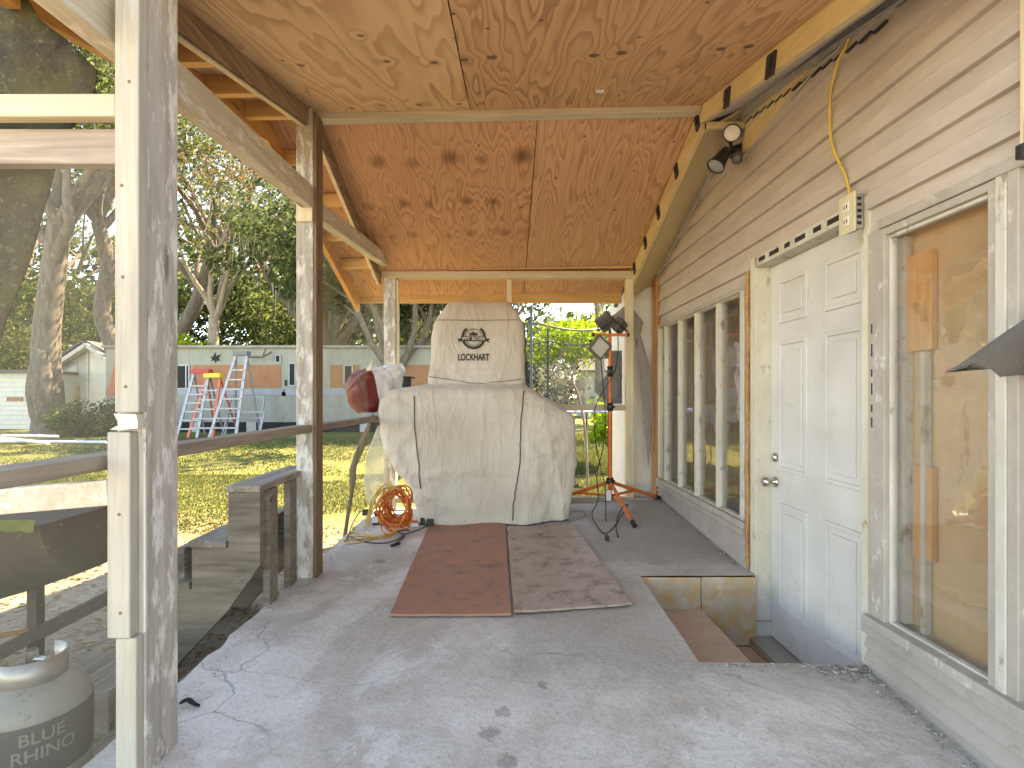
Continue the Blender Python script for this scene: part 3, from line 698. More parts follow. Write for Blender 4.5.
for j,y in enumerate(ys):
    for i,x in enumerate(xs):
        X=x; Z=floorz(x,y)+.003*mnoise.noise(Vector((x*4,y*4,0)))
        if i==0: X=-1.19+.018*mnoise.noise(Vector((0,y*9,3)))+.012*mnoise.noise(Vector((0,y*28,5)))
        if i==1: Z-=0
        if abs(x-PX0)<1e-6 and PY0<=y<=PY1: X+=.008*mnoise.noise(Vector((2,y*14,3)))
        idx[i,j]=len(vs); vs.append((X,y,Z))
fs=[]
for j in range(len(ys)-1):
    for i in range(len(xs)-1):
        cx=(xs[i]+xs[i+1])/2; cy=(ys[j]+ys[j+1])/2
        if cx>PX0 and PY0<cy<PY1: continue
        fs.append((idx[i,j],idx[i+1,j],idx[i+1,j+1],idx[i,j+1]))
b=len(vs)
for j,y in enumerate(ys): vs.append((-1.165+.03*mnoise.noise(Vector((1,y*7,9))),y,-.12)); 
for j,y in enumerate(ys): vs.append((-1.19,y,-.40))
n=len(ys)
for j in range(n-1):
    fs.append((idx[0,j],idx[0,j+1],b+j+1,b+j)); fs.append((b+j,b+j+1,b+n+j+1,b+n+j))
m.add(vs,fs,0,False)
# far face, and the walls of the well
m.add([(-1.19,5.06,-.4),(WX,5.06,-.4),(WX,5.06,.12),(-1.19,5.06,.0)],[(0,1,2,3)])
m.add([(PX0,PY0,-.4),(PX0,PY1,-.4),(PX0,PY1,floorz(PX0,PY1)),(PX0,PY0,floorz(PX0,PY0))],[(0,1,2,3)])
m.add([(PX0,PY0,-.4),(WX,PY0,-.4),(WX,PY0,floorz(WX,PY0)),(PX0,PY0,floorz(PX0,PY0))],[(0,1,2,3)])
slab=m.build('concrete_slab',M['concrete']); tag(slab,'worn grey concrete porch slab','slab',kind='structure')
M['trav']=grime('stained_tile',(.40,.31,.21),(.56,.47,.36),5,.45,.25,c3=(.50,.28,.10),t3=.46,w3=.16,fine=25)
M['brick']=grime('pink_tile',(.46,.30,.22),(.54,.37,.29),6,.55,.15,c3=(.16,.12,.10),t3=.70,fine=40)
m=MB()
y=PY1-.002
m.box((PX0+.002,y-.012,-.385),(1.148,y,floorz(1,PY1)-.006)); m.box((1.152,y-.012,-.385),(WX-.015,y,floorz(1.3,PY1)-.006))
tag(m.build('step_tiles',M['trav'],None,.003),'cream riser tiles with orange stains in the step well','tiles',kind='structure')
m=MB()
m.box((PX0+.004,PY0+.01,-.40),(1.15,2.665,-.173)); m.box((PX0+.004,2.670,-.40),(1.15,PY1-.016,-.173))
m.box((1.154,PY0+.01,-.45),(1.43,2.60,-.387)); m.box((1.154,2.605,-.45),(1.43,PY1-.016,-.387))
tag(m.build('entry_step',M['brick'],None,.004),'pinkish tiled step down to the door','step',kind='structure')
# ================================================================== GRILL UNDER ITS COVER
t=NT('cover_fabric'); pos=t.n('ShaderNodeNewGeometry').outputs['Position']
n1=t.noise(pos,1.6,4); n2=t.noise(pos,9,7,.7); n3=t.noise(pos,220,2)
c=t.mix(t.ramp(n1,[(.35,0),(.65,1)]),(.48,.42,.345),(.55,.50,.43))
c=t.mix(t.ramp(n2,[(.55,0),(.75,.25)]),c,(.58,.545,.48))
spx=t.n('ShaderNodeSeparateXYZ'); t.l(pos,spx.inputs[0])
c=t.mix(t.ramp(t.noise(pos,3.5,7,.7),[(.5,0),(.8,.3)]),c,(.36,.30,.225))
zf=t.n('ShaderNodeMapRange'); zf.interpolation_type='SMOOTHSTEP'; t.l(t.math('ADD',spx.outputs[2],t.math('MULTIPLY',n2,.3)),zf.inputs[0]); zf.inputs[1].default_value=1.55; zf.inputs[2].default_value=2.0; zf.inputs[4].default_value=.6
c=t.mix(zf.outputs[0],c,(.42,.33,.24))
t.col(c); t.rough(.85); t.b.inputs['Specular IOR Level'].default_value=.2; t.b.inputs['Sheen Weight'].default_value=.2
def _rid(scale,rot,k,dist=.6):
    mp=t.n('ShaderNodeMapping'); t.l(pos,mp.inputs['Vector']); mp.inputs['Scale'].default_value=scale; mp.inputs['Rotation'].default_value=rot
    return t.ramp(t.math('ABSOLUTE',t.math('SUBTRACT',t.noise(mp.outputs[0],k,3,.5,dist),.5)),[(0,1),(.045,.35),(.16,0)])
hh=t.math('ADD',t.math('MULTIPLY',_rid((1,1,.28),(0,0,0),3.2),1.0),t.math('ADD',t.math('MULTIPLY',_rid((1,1,.35),(0,R(35),0),4.5),.7),t.math('MULTIPLY',_rid((1,1,.4),(0,R(-40),0),6),.5)))
hh=t.math('ADD',hh,t.math('ADD',t.math('MULTIPLY',n3,.05),t.math('MULTIPLY',n2,.12)))
t.bump(hh,.42,.014); M['cover']=t.m
lev=[ # z, xl, xr, yf, yb
(.035,-.70,.525,4.27,4.97),(.15,-.71,.54,4.27,4.97),(.32,-.74,.56,4.28,4.98),(.45,-.88,.57,4.28,5.0),(.60,-.96,.575,4.29,5.0),
(.80,-1.0,.58,4.29,5.0),(.90,-1.015,.565,4.29,5.0),(.94,-1.015,.50,4.29,5.0),(1.02,-1.0,.40,4.30,4.99),(1.08,-.95,.31,4.32,4.98),(1.115,-.90,.27,4.35,4.97),
(1.135,-.76,.225,4.40,4.96),(1.155,-.635,.207,4.47,4.95),(1.30,-.615,.20,4.52,4.93),(1.50,-.605,.20,4.53,4.92),(1.68,-.585,.185,4.54,4.92),
(1.72,-.56,.165,4.55,4.91),(1.80,-.515,.115,4.57,4.89),(1.85,-.475,.075,4.60,4.86),(1.866,-.45,.05,4.63,4.83)]
def smooth(a,b,t): t=t*t*(3-2*t); return a+(b-a)*t
def levat(z):
    for i in range(len(lev)-1):
        if z<=lev[i+1][0]:
            f=(z-lev[i][0])/(lev[i+1][0]-lev[i][0]); f=max(0,f)
            return [lev[i][k]+(lev[i+1][k]-lev[i][k])*f for k in range(1,5)]
    return list(lev[-1][1:])
def cov(u,z,push=0.0):
    """u in [0,1): around. returns point on the cover surface"""
    xl,xr,yf,yb=levat(z); cx,cy=(xl+xr)/2,(yf+yb)/2; a,b=(xr-xl)/2,(yb-yf)/2
    th=2*math.pi*u; e=.24
    ct,st=math.cos(th),math.sin(th)
    x=a*math.copysign(abs(ct)**e,ct); y=b*math.copysign(abs(st)**e,st)
    # vertical folds, stronger towards the hem; broad dents
    X=cx+x; Y=cy+y
    nz=max(0,1-z/1.15); per=X*1.0+Y*1.3
    rd=lambda q: (.5-abs(mnoise.noise(q)))*2
    w=.10*nz*mnoise.noise(Vector((per*3.2,1.0,z*.6)))+.050*(rd(Vector((per*3.4+3+.5*z,Y*1.5,z*.45)))-.6)*(.2+nz)+.018*mnoise.noise(Vector((X*3,Y*3,z*2.2)))+.014*(rd(Vector((X*5+z*2.2,Y*3,z*4.5-X*2)))-.7)+.004*mnoise.noise(Vector((X*15+z*4,Y*6,z*12)))+.006*(rd(Vector((X*11-z*6,Y*5,z*9+X*5)))-.6)
    if z>1.25: w*=(.55 if abs(X+.21)>.24 or z>1.62 else .35)
    # diagonal creases
    w+=.010*math.sin((X*1.2+z)*17+2.5*mnoise.noise(Vector((X*3,0,z*3))))*mnoise.noise(Vector((X*2,Y,z*2+5)))
    w+=.02*math.exp(-((z-1.12)/.05)**2)*mnoise.noise(Vector((X*9,3,z*12)))
    d=Vector((x/a if a else 0,y/b if b else 0,0)); d=Vector((ct*abs(ct)**.5,st*abs(st)**.3,0))
    if d.length>1e-6: d.normalize()
    q=Vector((X,Y,z))+d*(w+push)
    q.z+= .02*mnoise.noise(Vector((X*2.2,Y*2,0)))*max(0,1-z*2) 
    if z<.06: q.z=max(q.z,floorz(q.x,q.y)+.012+.014*max(0,mnoise.noise(Vector((X*3,Y,1)))))
    return q
grill=thing('covered_grill','tall grill hidden under a beige fabric cover with emblem and black lettering','grill',(-.2,4.6,.04))
m=MB(); N=220; zs=[]
z=.035
while z<1.866: zs.append(z); z+=.0125
zs.append(1.866)
rows=[[cov(k/N,z) for k in range(N)]+[cov(0,z)] for z in zs]
top=rows[-1]; cxy=sum(top,Vector((0,0,0)))/len(top)
for f in (.7,.4,.1): rows.append([p+(cxy-p)*(1-f)+Vector((0,0,.012*(1-f)+.006*mnoise.noise(p*9))) for p in top])
sheet_rows(m,rows); 
m.build('cover',M['cover'],grill)
def ufor(x,z,front=True):
    best=None
    for k in range(2000):
        u=.5+.5*k/2000
        xl,xr,yf,yb=levat(z); a=(xr-xl)/2; cx=(xl+xr)/2; ct=math.cos(2*math.pi*u); X=cx+a*math.copysign(abs(ct)**.24,ct)
        d=abs(X-x)
        if best is None or d<best[0]: best=(d,u)
    return best[1]
M['piping']=flat('dark_piping',(.06,.055,.05),.7)
def seam(pts,r=.0045):
    P_=[]
    for (px,z) in pts: P_.append((px,z))
    out=[]
    for i in range(len(P_)-1):
        for k in range(12):
            f=k/12; x=P_[i][0]+(P_[i+1][0]-P_[i][0])*f; z=P_[i][1]+(P_[i+1][1]-P_[i][1])*f
            out.append(cov(ufor(x,z),z,.007))
    mm=MB(); mm.tube(out,r,6); mm.build('piping',M['piping'],grill)
seam([(-.70,1.06),(-.69,.8),(-.655,.5),(-.66,.30)])
seam([(.175,1.10),(.15,.85),(.14,.5),(.09,.2),(.085,.05)])
seam([(.19,1.70),(.198,1.50),(.20,1.2),(.215,1.16)],.006)
seam([(-.60,1.22),(-.2,1.16),(.195,1.20)],.0025)
seam([(-.57,1.70),(-.2,1.695),(.17,1.70)],.0022)
# buckle clips
for (x,z) in ((.40,1.045),(.555,.33)):
    p=cov(ufor(x,z),z,.01); mm=MB(); mm.box((p.x-.024,p.y-.02,p.z-.012),(p.x+.024,p.y+.012,p.z+.016)); mm.box((p.x+.03,p.y-.01,p.z-.02),(p.x+.05,p.y+.01,p.z-.005)); mm.build('clip',M['black'],grill,.004)
# emblem and lettering, laid on the cover by projecting each vertex to the fabric
M['ink']=flat('black_print',(.035,.03,.028),.8)
def frontY(x,z): return cov(ufor_c(x,z),z).y
_uc={}
def ufor_c(x,z):
    xl,xr,yf,yb=levat(z); a=(xr-xl)/2; cx=(xl+xr)/2; q=max(-.999,min(.999,(x-cx)/a)); ct=math.copysign(abs(q)**(1/.24),q)
    return 1-math.acos(max(-1,min(1,ct)))/(2*math.pi)
def onto(mb2,vs,fs,push):
    out=[]
    for v in vs:
        y=frontY(v[0],v[2]); out.append((v[0],y-push-(v[1] if len(v)>3 else 0),v[2]))
    mb2.add(out,fs)
def decal(vs2,fs,cx,cz,push=.009):
    vs=[(cx+v[0],0,cz+v[1]) for v in vs2]; mm=MB(); onto(mm,vs,fs,push); return mm
CXE,CZE=PX(473.5,4.52),PZ(337,4.52)
tv,tf=text_mesh('LOCKHART',.078,0,.0022)
w=max(v.x for v in tv)-min(v.x for v in tv); sx_=(.262/w)
mm=decal([(v.x*sx_,v.y) for v in tv],tf,CXE,PZ(357.5,4.52)); mm.build('lettering',M['ink'],grill)
mm=MB()
def ringf(r0,r1,a0,a1,n=60,teeth=False):
    vs=[];fs=[]
    for i in range(n+1):
        a=a0+(a1-a0)*i/n; rr=r1*(1.07 if teeth and (i%3)==0 else 1)
        vs+= [(r0*math.cos(a),r0*math.sin(a)),(rr*math.cos(a),rr*math.sin(a))]
    for i in range(n): fs.append((2*i,2*i+1,2*i+3,2*i+2))
    return vs,fs
def addd(v,f,push=.0035,target=None):
    push+=.005; mmx=MB(); onto(mmx,[(CXE+a,0,CZE+b) for a,b in v],f,push); (target or mm).add(mmx.v,mmx.f)
addd(*ringf(.080,.100,R(128),R(412),90,True))
addd(*ringf(.068,.072,R(0),R(360),60))
def rect(x0,y0,x1,y1,n=8): 
    vs=[];fs=[]
    for i in range(n+1): x=x0+(x1-x0)*i/n; vs+=[(x,y0),(x,y1)]
    for i in range(n): fs.append((2*i,2*i+2,2*i+3,2*i+1))
    return vs,fs
addd(*rect(-.105,-.034,.105,.006),.0045)
addd([(-.105,-.034),(-.140,-.052),(-.122,-.034),(-.138,-.012),(-.105,-.012)],[(0,1,2),(0,2,4),(2,3,4)],.004)
addd([(.105,-.034),(.140,-.052),(.122,-.034),(.138,-.012),(.105,-.012)],[(0,2,1),(0,4,2),(2,4,3)],.004)
addd([(-.035,.012),(-.028,.045),(-.018,.03),(0,.052),(.018,.03),(.028,.045),(.035,.012)],[(0,1,2),(0,2,3,4,6),(4,5,6)],.004)
addd([(-.02,.06),(0,.075),(.02,.06),(0,.066)],[(0,1,3),(1,2,3)],.004)
mm.build('emblem',M['ink'],grill)
tv,tf=text_mesh('PIT BOSS',.036,0,.001); w=max(v.x for v in tv)-min(v.x for v in tv)
mm=decal([(v.x*.185/w,v.y-.014) for v in tv],tf,CXE,CZE,.0125); mm.build('emblem_lettering',flat('pale_print',(.55,.5,.43)),grill)

# ---- pot on the side shelf
pot=thing('small_pot','small black handled pot standing on the left shoulder of the grill cover','pot',(PX(405,4.65),4.65,PZ(388,4.65)))
x,y,z=pot.location
m=MB(); m.lathe((x,y,z),[(0,0),(.048,0),(.054,.015),(.054,.085),(.060,.092),(.060,.100),(.052,.100),(.050,.09),(.05,.02),(0,.02)],24); m.build('pot_body',flat('dark_enamel',(.035,.04,.04),.4),pot)
m=MB(); m.bar((x+.055,y,z+.088),(x+.085,y,z+.088),.03,.014); m.build('handle',M['black'],pot,.003)
# ---- bag
bag=thing('pellet_bag','bulging red and white paper bag leaning on the left rail beside the grill','bag',(-1.12,4.55,.89))
A=Vector((-1.265,4.42,1.055)); B=Vector((-.84,4.72,1.20)); ax=(B-A).normalized(); up=Vector((.0,-.25,1)); up=(up-ax*up.dot(ax)).normalized(); sd=ax.cross(up)
def bagrows(t0,t1,n):
    rows=[]
    for i in range(n+1):
        f=t0+(t1-t0)*i/n; 
        s=(1-abs(2*f-1)**5)**.5 if 0<f<1 else .05
        hh=(.168+.02*f)*(.25+.75*s) if f<.6 else .165*(1-(f-.6)/.4*.15); ww=(.10)*s+.012
        row=[]
        for k in range(49):
            a=2*math.pi*k/48; c_,s_=math.cos(a),math.sin(a)
            p=A+(B-A)*f+up*(hh*math.copysign(abs(c_)**.45,c_))+sd*(ww*math.copysign(abs(s_)**.6,s_))
            p+= (up*c_+sd*s_)*(.024*mnoise.noise(p*13)+.014*mnoise.noise(p*30)+.006*math.sin(a*9+f*11)); row.append(p)
        rows.append(row)
    return rows
M['bagred']=grime('red_bag_print',(.24,.02,.018),(.12,.012,.012),20,.4,.4,c3=(.05,.018,.018),t3=.52,w3=.1); M['bagwhite']=grime('white_bag_paper',(.66,.66,.66),(.78,.78,.77),6,.35,.1,c3=(.45,.45,.47),t3=.64)
m=MB(); r=bagrows(.0,.40,14); sheet_rows(m,r); m.add(r[0],[tuple(range(48))]); m.build('red_end',M['bagred'],bag)
m=MB(); r=bagrows(.40,1.0,22); sheet_rows(m,r); m.add(r[-1],[tuple(range(48))]); m.build('white_paper',M['bagwhite'],bag)
m=MB(); q=A+(B-A)*.30+up*.14; m.add([q,q+Vector((.06,0,.0)),q+Vector((.075,.02,.13)),q+Vector((.03,.0,.05))],[(0,1,2,3)]); m.build('paper_corner',flat('cream_paper',(.75,.70,.5)),bag)

# ================================================================== WORK LIGHT STAND
M['dgrey']=flat('dark_grey_cast',(.13,.13,.125),.4)
M['orange']=grime('orange_paint',(.62,.115,.02),(.75,.17,.035),10,.4,.05)
ls=thing('work_light_stand','orange tripod stand carrying square work lights, right of the grill cover','work light',(.93,4.65,.09))
hub=Vector((.93,4.65,.33)); lo=Vector((.93,4.65,.20))
m=MB(); m.tube([(.93,4.65,.16),(.93,4.65,.98)],.019,14); m.tube([(.93,4.65,.97),(.93,4.65,1.57)],.0145,14); m.build('pole',M['orange'],ls)
for z_,r_,h_ in ((.33,.032,.05),(.19,.030,.04),(.965,.028,.07),(1.27,.024,.09)):
    m=MB(); m.lathe((.93,4.65,z_),[(0,-h_/2),(r_,-h_/2),(r_,h_/2),(0,h_/2)],16); m.bar((.93,4.65,z_),(.965,4.62,z_),.012,.02) ; m.build('collar',M['black'],ls)
for fx,fy in ((.43,4.95),(1.43,4.93),(1.005,4.10)):
    foot=Vector((fx,fy,floorz(fx,fy)+.022)); m=MB(); top_=hub+Vector((0,0,-.01)); d=(foot-top_)
    m.tube([top_+d*.05,foot],.0155,10); leg=m.build('leg',M['orange'],ls)
    mid=top_+d*.52; m=MB(); m.bar(lo,mid,.012,.022); m.build('stay',M['orange'],leg,.002)
    m=MB(); m.tube([foot-d.normalized()*.045,foot+d.normalized()*.012],.020,10); m.build('rubber_foot',M['rubber'],leg)
m=MB(); m.bar((.79,4.65,1.585),(1.085,4.65,1.585),.024,.024); m.build('crossbar',M['orange'],ls,.003)
for x_ in (.785,1.085):
    m=MB(); m.box((x_-.012,4.633,1.570),(x_+.012,4.667,1.600)); m.build('end_cap',M['black'],ls,.003)
def lamp(c,rotz,roty,tilt,s,face=True):
    c=Vector(c); Mx=Matrix.Translation(c)@Matrix.Rotation(rotz,4,'Z')@Matrix.Rotation(tilt,4,'X')@Matrix.Rotation(roty,4,'Y')
    def tr(mb): mb.v=[tuple(Mx@Vector(v)) for v in mb.v]; return mb
    a=MB()
    for (p,q) in (((-s,-.02,-s),(-s+.016,.02,s)),((s-.016,-.02,-s),(s,.02,s)),((-s+.016,-.02,-s),(s-.016,.02,-s+.016)),((-s+.016,-.02,s-.016),(s-.016,.02,s))): a.box(p,q)
    a.box((-s+.014,.0,-s+.014),(s-.014,.03,s-.014))
    for i in range(5): xx=-s*.8+s*1.6*i/4; a.box((xx-.003,.03,-s*.8),(xx+.003,.048,s*.8))
    h=tr(a).build('lamp_head',M['dgrey'],ls,.002)
    g=MB(); g.box((-s+.017,-.012,-s+.017),(s-.017,-.002,s-.017)); tr(g).build('lens',flat('frosted_lens',(.62,.60,.52),.3),h)
    k=MB(); k.tube([Mx@Vector((-s-.012,0,0)),Mx@Vector((-s-.012,.07,0)),Mx@Vector((s+.012,.07,0)),Mx@Vector((s+.012,0,0))],.006,6); k.build('bracket',M['black'],h)
lamp((.835,4.62,1.475),R(18),R(38),R(8),.080)
lamp((.90,4.68,1.70),R(160),R(35),R(-38),.070)
lamp((1.01,4.68,1.675),R(215),R(-25),R(-30),.060)
for (a_,b_) in (((.93,4.65,1.58),(.93,4.66,1.63)),((.84,4.65,1.585),(.84,4.65,1.55)),((1.0,4.65,1.59),(1.01,4.66,1.62))):
    m=MB(); m.tube([a_,b_],.012,8); m.build('swivel',M['black'],ls)
m=MB()
for i in range(7):
    a0=R(25+i*24); m.tube([(.95+.10*math.cos(a0),4.60,1.66+.10*math.sin(a0)),(.95+.135*math.cos(a0+.1),4.57,1.66+.135*math.sin(a0+.1))],.008,6)

def spline(pts,n=10):
    pts=[Vector(p) for p in pts]; out=[]; L=len(pts)
    for i in range(L-1):
        p0,p1,p2,p3=pts[max(i-1,0)],pts[i],pts[i+1],pts[min(i+2,L-1)]
        for k in range(n):
            t_=k/n; out.append(.5*((2*p1)+(-p0+p2)*t_+(2*p0-5*p1+4*p2-p3)*t_*t_+(-p0+3*p1-3*p2+p3)*t_**3))
    out.append(pts[-1]); return out
def FL(px,py,h=.006):     # point on the floor seen at a pixel
    Y=3
    for _ in range(20):
        z_=floorz((px-CX)*Y/F,Y); Y=(EYE-z_-h)*F/(py-CY)
    return Vector(((px-CX)*Y/F,Y,floorz((px-CX)*Y/F,Y)+h))
m=MB(); m.tube(spline([(.845,4.66,1.45),(.86,4.62,1.2),(.88,4.60,.9),(.85,4.55,.62),(.80,4.55,.40),P(598,500,4.45),P(592,515,4.3),FL(603,533),FL(612,529),P(622,515,4.25),P(628,505,4.3),P(622,508,4.3),FL(616,524),FL(618,537)]),.0045,6)
m.tube(spline([(1.0,4.66,1.62),(.97,4.60,1.3),(.80,4.60,.98),(.79,4.58,.7),(.835,4.56,.45),(.86,4.5,.30),FL(606,520),FL(607,536)]),.004,6); 
m.build('power_cable',M['rubber'],ls)
m=MB(); p=FL(607,538,.02); m.box((p.x-.014,p.y-.02,p.z-.016),(p.x+.014,p.y+.02,p.z+.016)); m.build('plug',M['rubber'],ls,.004)
m=MB(); m.box((.875,4.56,.17),(.925,4.60,.26)); m.build('junction_box',flat('white_plastic',(.7,.7,.68)),ls,.006)

# ================================================================== CORDS
M['cordor']=grime('orange_cord',(.62,.10,.015),(.74,.22,.03),14,.4,0,lo=.45,hi=.55); M['cordye']=flat('yellow_cord',(.62,.38,.07),.45)
ec=thing('extension_cord','orange extension cord coiled in loops on the slab against the grill cover','cord',(-.85,4.1,.02))
m=MB(); rs=random.Random(5)
pts=[]
cc=Vector((-.84,4.12,.20))
LPN=24
lpar=[(rs.uniform(.05,.125),rs.uniform(.10,.185),rs.uniform(-.09,.09),rs.uniform(-.5,.5),rs.uniform(-.02,.03)) for _ in range(LPN+1)]
for i in range(18*LPN):
    a=2*math.pi*i/18; lp=i//18; ff=(i%18)/18; q0,q1=lpar[lp],lpar[lp+1]; rx,rz,ty,tl,jz=[u_+(v_-u_)*ff for u_,v_ in zip(q0,q1)]
    offx=.125-rx
    p=cc+Vector((offx+rx*math.cos(a)+tl*.12*math.sin(a),ty+.04*math.sin(a+lp),rz*math.sin(a)+jz))
    p.z=max(p.z,.012+.006*(lp%5)); pts.append(p)
m.tube(pts,.0052,6)
q2=[]; fc=FL(402,527)
for i in range(16*6):
    a=2*math.pi*i/16; l_=i//16; q2.append((fc.x-.03+.03*math.sin(l_*2.3)+(.12+.035*math.sin(l_*1.7+a))*math.cos(a),fc.y+.10+(.07+.02*math.sin(l_+a*2))*math.sin(a),fc.z+.006+.008*(l_%3)+.005*math.sin(a*3)))
m.tube(q2,.0052,6); m.build('coil',M['cordor'],ec)
m=MB()
for k,(ox,oy) in enumerate(((0,0),(.02,.03),(-.03,-.02),(.03,-.04))):
    m.tube(spline([P(400+k*3,490,4.05),P(385+ox*90,485+k*2,4.05),P(372,500+k*4,4.0),FL(366,520+k*3),FL(352-k*3,530+k*4),FL(362,533+k*3),FL(385+k*3,538-k*2),FL(402,528),P(406,510,4.0)]),.0055,6)
m.build('loose_loop',M['cordye'],ec)
pc=thing('power_strip','black power strip with plugs and thin black leads lying by the orange cord','power strip',(-.78,4.05,.02))
m=MB(); a=FL(372,521,.03); b=FL(392,519,.03); m.bar(a,b,.06,.05); m.build('strip_body',M['black'],pc,.006)
for px,py in ((378,514),(384,517),(366,513),(424,521),(430,523)):
    p=FL(px,py,.035); m=MB(); m.box((p.x-.028,p.y-.025,p.z-.02),(p.x+.028,p.y+.025,p.z+.03)); m.build('plug',M['black'],pc,.006)
p=FL(414,525,.02); m=MB(); m.box((p.x-.035,p.y-.02,p.z-.012),(p.x+.035,p.y+.02,p.z+.012)); m.build('adapter',flat('white_plastic2',(.75,.75,.75)),pc,.004)
p=FL(376,518,.05); m=MB(); m.box((p.x-.02,p.y-.05,p.z-.03),(p.x+.03,p.y-.03,p.z+.02)); m.build('adapter',flat('white_plastic3',(.7,.7,.7)),pc,.004)
m=MB(); m.tube(spline([FL(351,537),FL(365,542),FL(385,543),FL(398,539),FL(406,534),FL(420,529),FL(430,525),FL(436,523)]),.0042,6); m.tube(spline([FL(391,546),FL(397,542),FL(404,536),FL(398,531),FL(410,530)]),.0042,6)
m.tube(spline([FL(347,540),P(352,525,4.0),P(360,512,4.05),P(368,510,4.05)]),.0042,6); m.build('lead',M['rubber'],pc)
p=FL(391,546,.012); m=MB(); m.tube([p,p+Vector((.05,.05,.005))],.010,8); m.build('plug',M['rubber'],pc)
m=MB(); m.tube(spline([FL(572,512),FL(580,511),FL(586,514),FL(578,519),FL(567,522)]),.002,5); 
tag(m.build('wire_scrap',flat('green_wire',(.05,.10,.06))),'thin green wire loop on the slab at the cover right hem','wire')

# ================================================================== FLOOR PANELS
def panelmat(name,a,b,c3,t3):
    return grime(name,a,b,4.2,.55,.2,c3=c3,t3=t3-.1,w3=.16,fine=90)
m=MB(); 
def floorpoly(pix,h,th): return [FL(x,y,h) for x,y in pix]
def board(name,pix,h,mat,label,lift=(0,0,0,0),seed=0):
    P4=[FL(x,y,h) for x,y in pix]; N_=24; top=[]
    for j in range(N_+1):
        v=j/N_; row=[]
        for i in range(N_+1):
            u=i/N_; p=P4[0]*(1-u)*(1-v)+P4[1]*u*(1-v)+P4[2]*u*v+P4[3]*(1-u)*v
            z_=lift[0]*((1-u)*(1-v))**3+lift[1]*(u*(1-v))**3+lift[2]*(u*v)**3+lift[3]*((1-u)*v)**3
            p=p+Vector((0,0,z_+.0012*mnoise.noise(Vector((u*3,v*3,seed)))))
            if i in(0,N_) or j in(0,N_): p=p+Vector((.006*mnoise.noise(Vector((p.x*22,p.y*22,seed))),.006*mnoise.noise(Vector((p.x*22,p.y*22,seed+5))),0))
            row.append(p)
        top.append(row)
    mm=MB(); sheet_rows(mm,top,smooth=False); bot=[[p-Vector((0,0,.012)) for p in r] for r in top]; sheet_rows(mm,bot,smooth=False)
    for r0,r1 in ((top[0],bot[0]),(top[-1],bot[-1]),([r[0] for r in top],[r[0] for r in bot]),([r[-1] for r in top],[r[-1] for r in bot])): sheet_rows(mm,[r0,r1],smooth=False)
    me_=mm.build(name,mat,None); bm=bmesh.new(); bm.from_mesh(me_.data); bmesh.ops.remove_doubles(bm,verts=bm.verts,dist=.0003); bmesh.ops.recalc_face_normals(bm,faces=bm.faces); bm.to_mesh(me_.data); bm.free()
    return tag(me_,label,'panel')
board('floor_panel',[(390,614),(511,614),(505,524),(431,520)],.018,panelmat('rust_panel',(.42,.17,.10),(.33,.17,.125),(.17,.10,.07),.62),'reddish rust-brown flat panel lying before the grill cover',(.002,.005,0,0),1)
board('floor_panel',[(514,612),(632,603),(573,525),(507,526)],.020,panelmat('brown_panel',(.36,.26,.20),(.42,.32,.26),(.15,.10,.075),.60),'dull grey-brown flat panel lying right of the rust-brown one',(.008,.003,0,0),2)

# ================================================================== WALL FITTINGS
fl=thing('floodlight','black twin-head security floodlight under the ridge of the siding','floodlight',(WX,3.37,2.55))
base=Vector((WX-.02,3.34,2.56))
m=MB(); m.lathe(base+Vector((.02,0,0)),[(0,0),(.055,0),(.055,-.02),(.045,-.05),(.03,-.075),(0,-.08)],20,(1,0,0)); m.build('mount',M['black'],fl)
def head(c,d,r,l,lens):
    c=Vector(c); d=Vector(d).normalized(); m=MB(); m.lathe(c,[(0,-l),(r*.45,-l),(r*.62,-l*.7),(r*.7,-l*.45),(r,0),(r*1.02,.006),(r*.92,.006),(r*.9,-.004)],22,d); h=m.build('lamp_head',M['black'],fl)
    g=MB(); g.lathe(c,[(0,.004),(r*.6,.003),(r*.91,-.002)],22,d); g.build('lens',lens,h); 
    a=MB(); a.tube([c-d*l*.9,base+Vector((-.04,0,0))],.012,8); a.build('arm',M['black'],h)
LW=flat('white_lens',(.85,.84,.80),.3)
head(P(732,133,3.25),(-.25,-1,-.12),.052,.10,LW)
head(P(716,166,3.22),(-.55,-.15,-.8),.055,.13,flat('dark_lens',(.3,.3,.3),.3))
m=MB(); p=P(737,158,3.25); m.lathe(p,[(0,-.03),(.028,-.03),(.032,0),(.028,.025),(0,.032)],16,(-.3,-.3,-1)); m.tube([p,base],.012,8); m.build('motion_sensor',flat('grey_plastic',(.14,.14,.14),.4),fl)
m=MB(); q=P(752,128,3.3); m.prism([q+Vector((0,0,.11)),q+Vector((.05,.0,.12)),q+Vector((.06,0,-.02)),q+Vector((.03,0,-.08)),q+Vector((-.03,0,-.01))],(0,.012,0)); m.build('torn_flange',M['redwood'],fl)

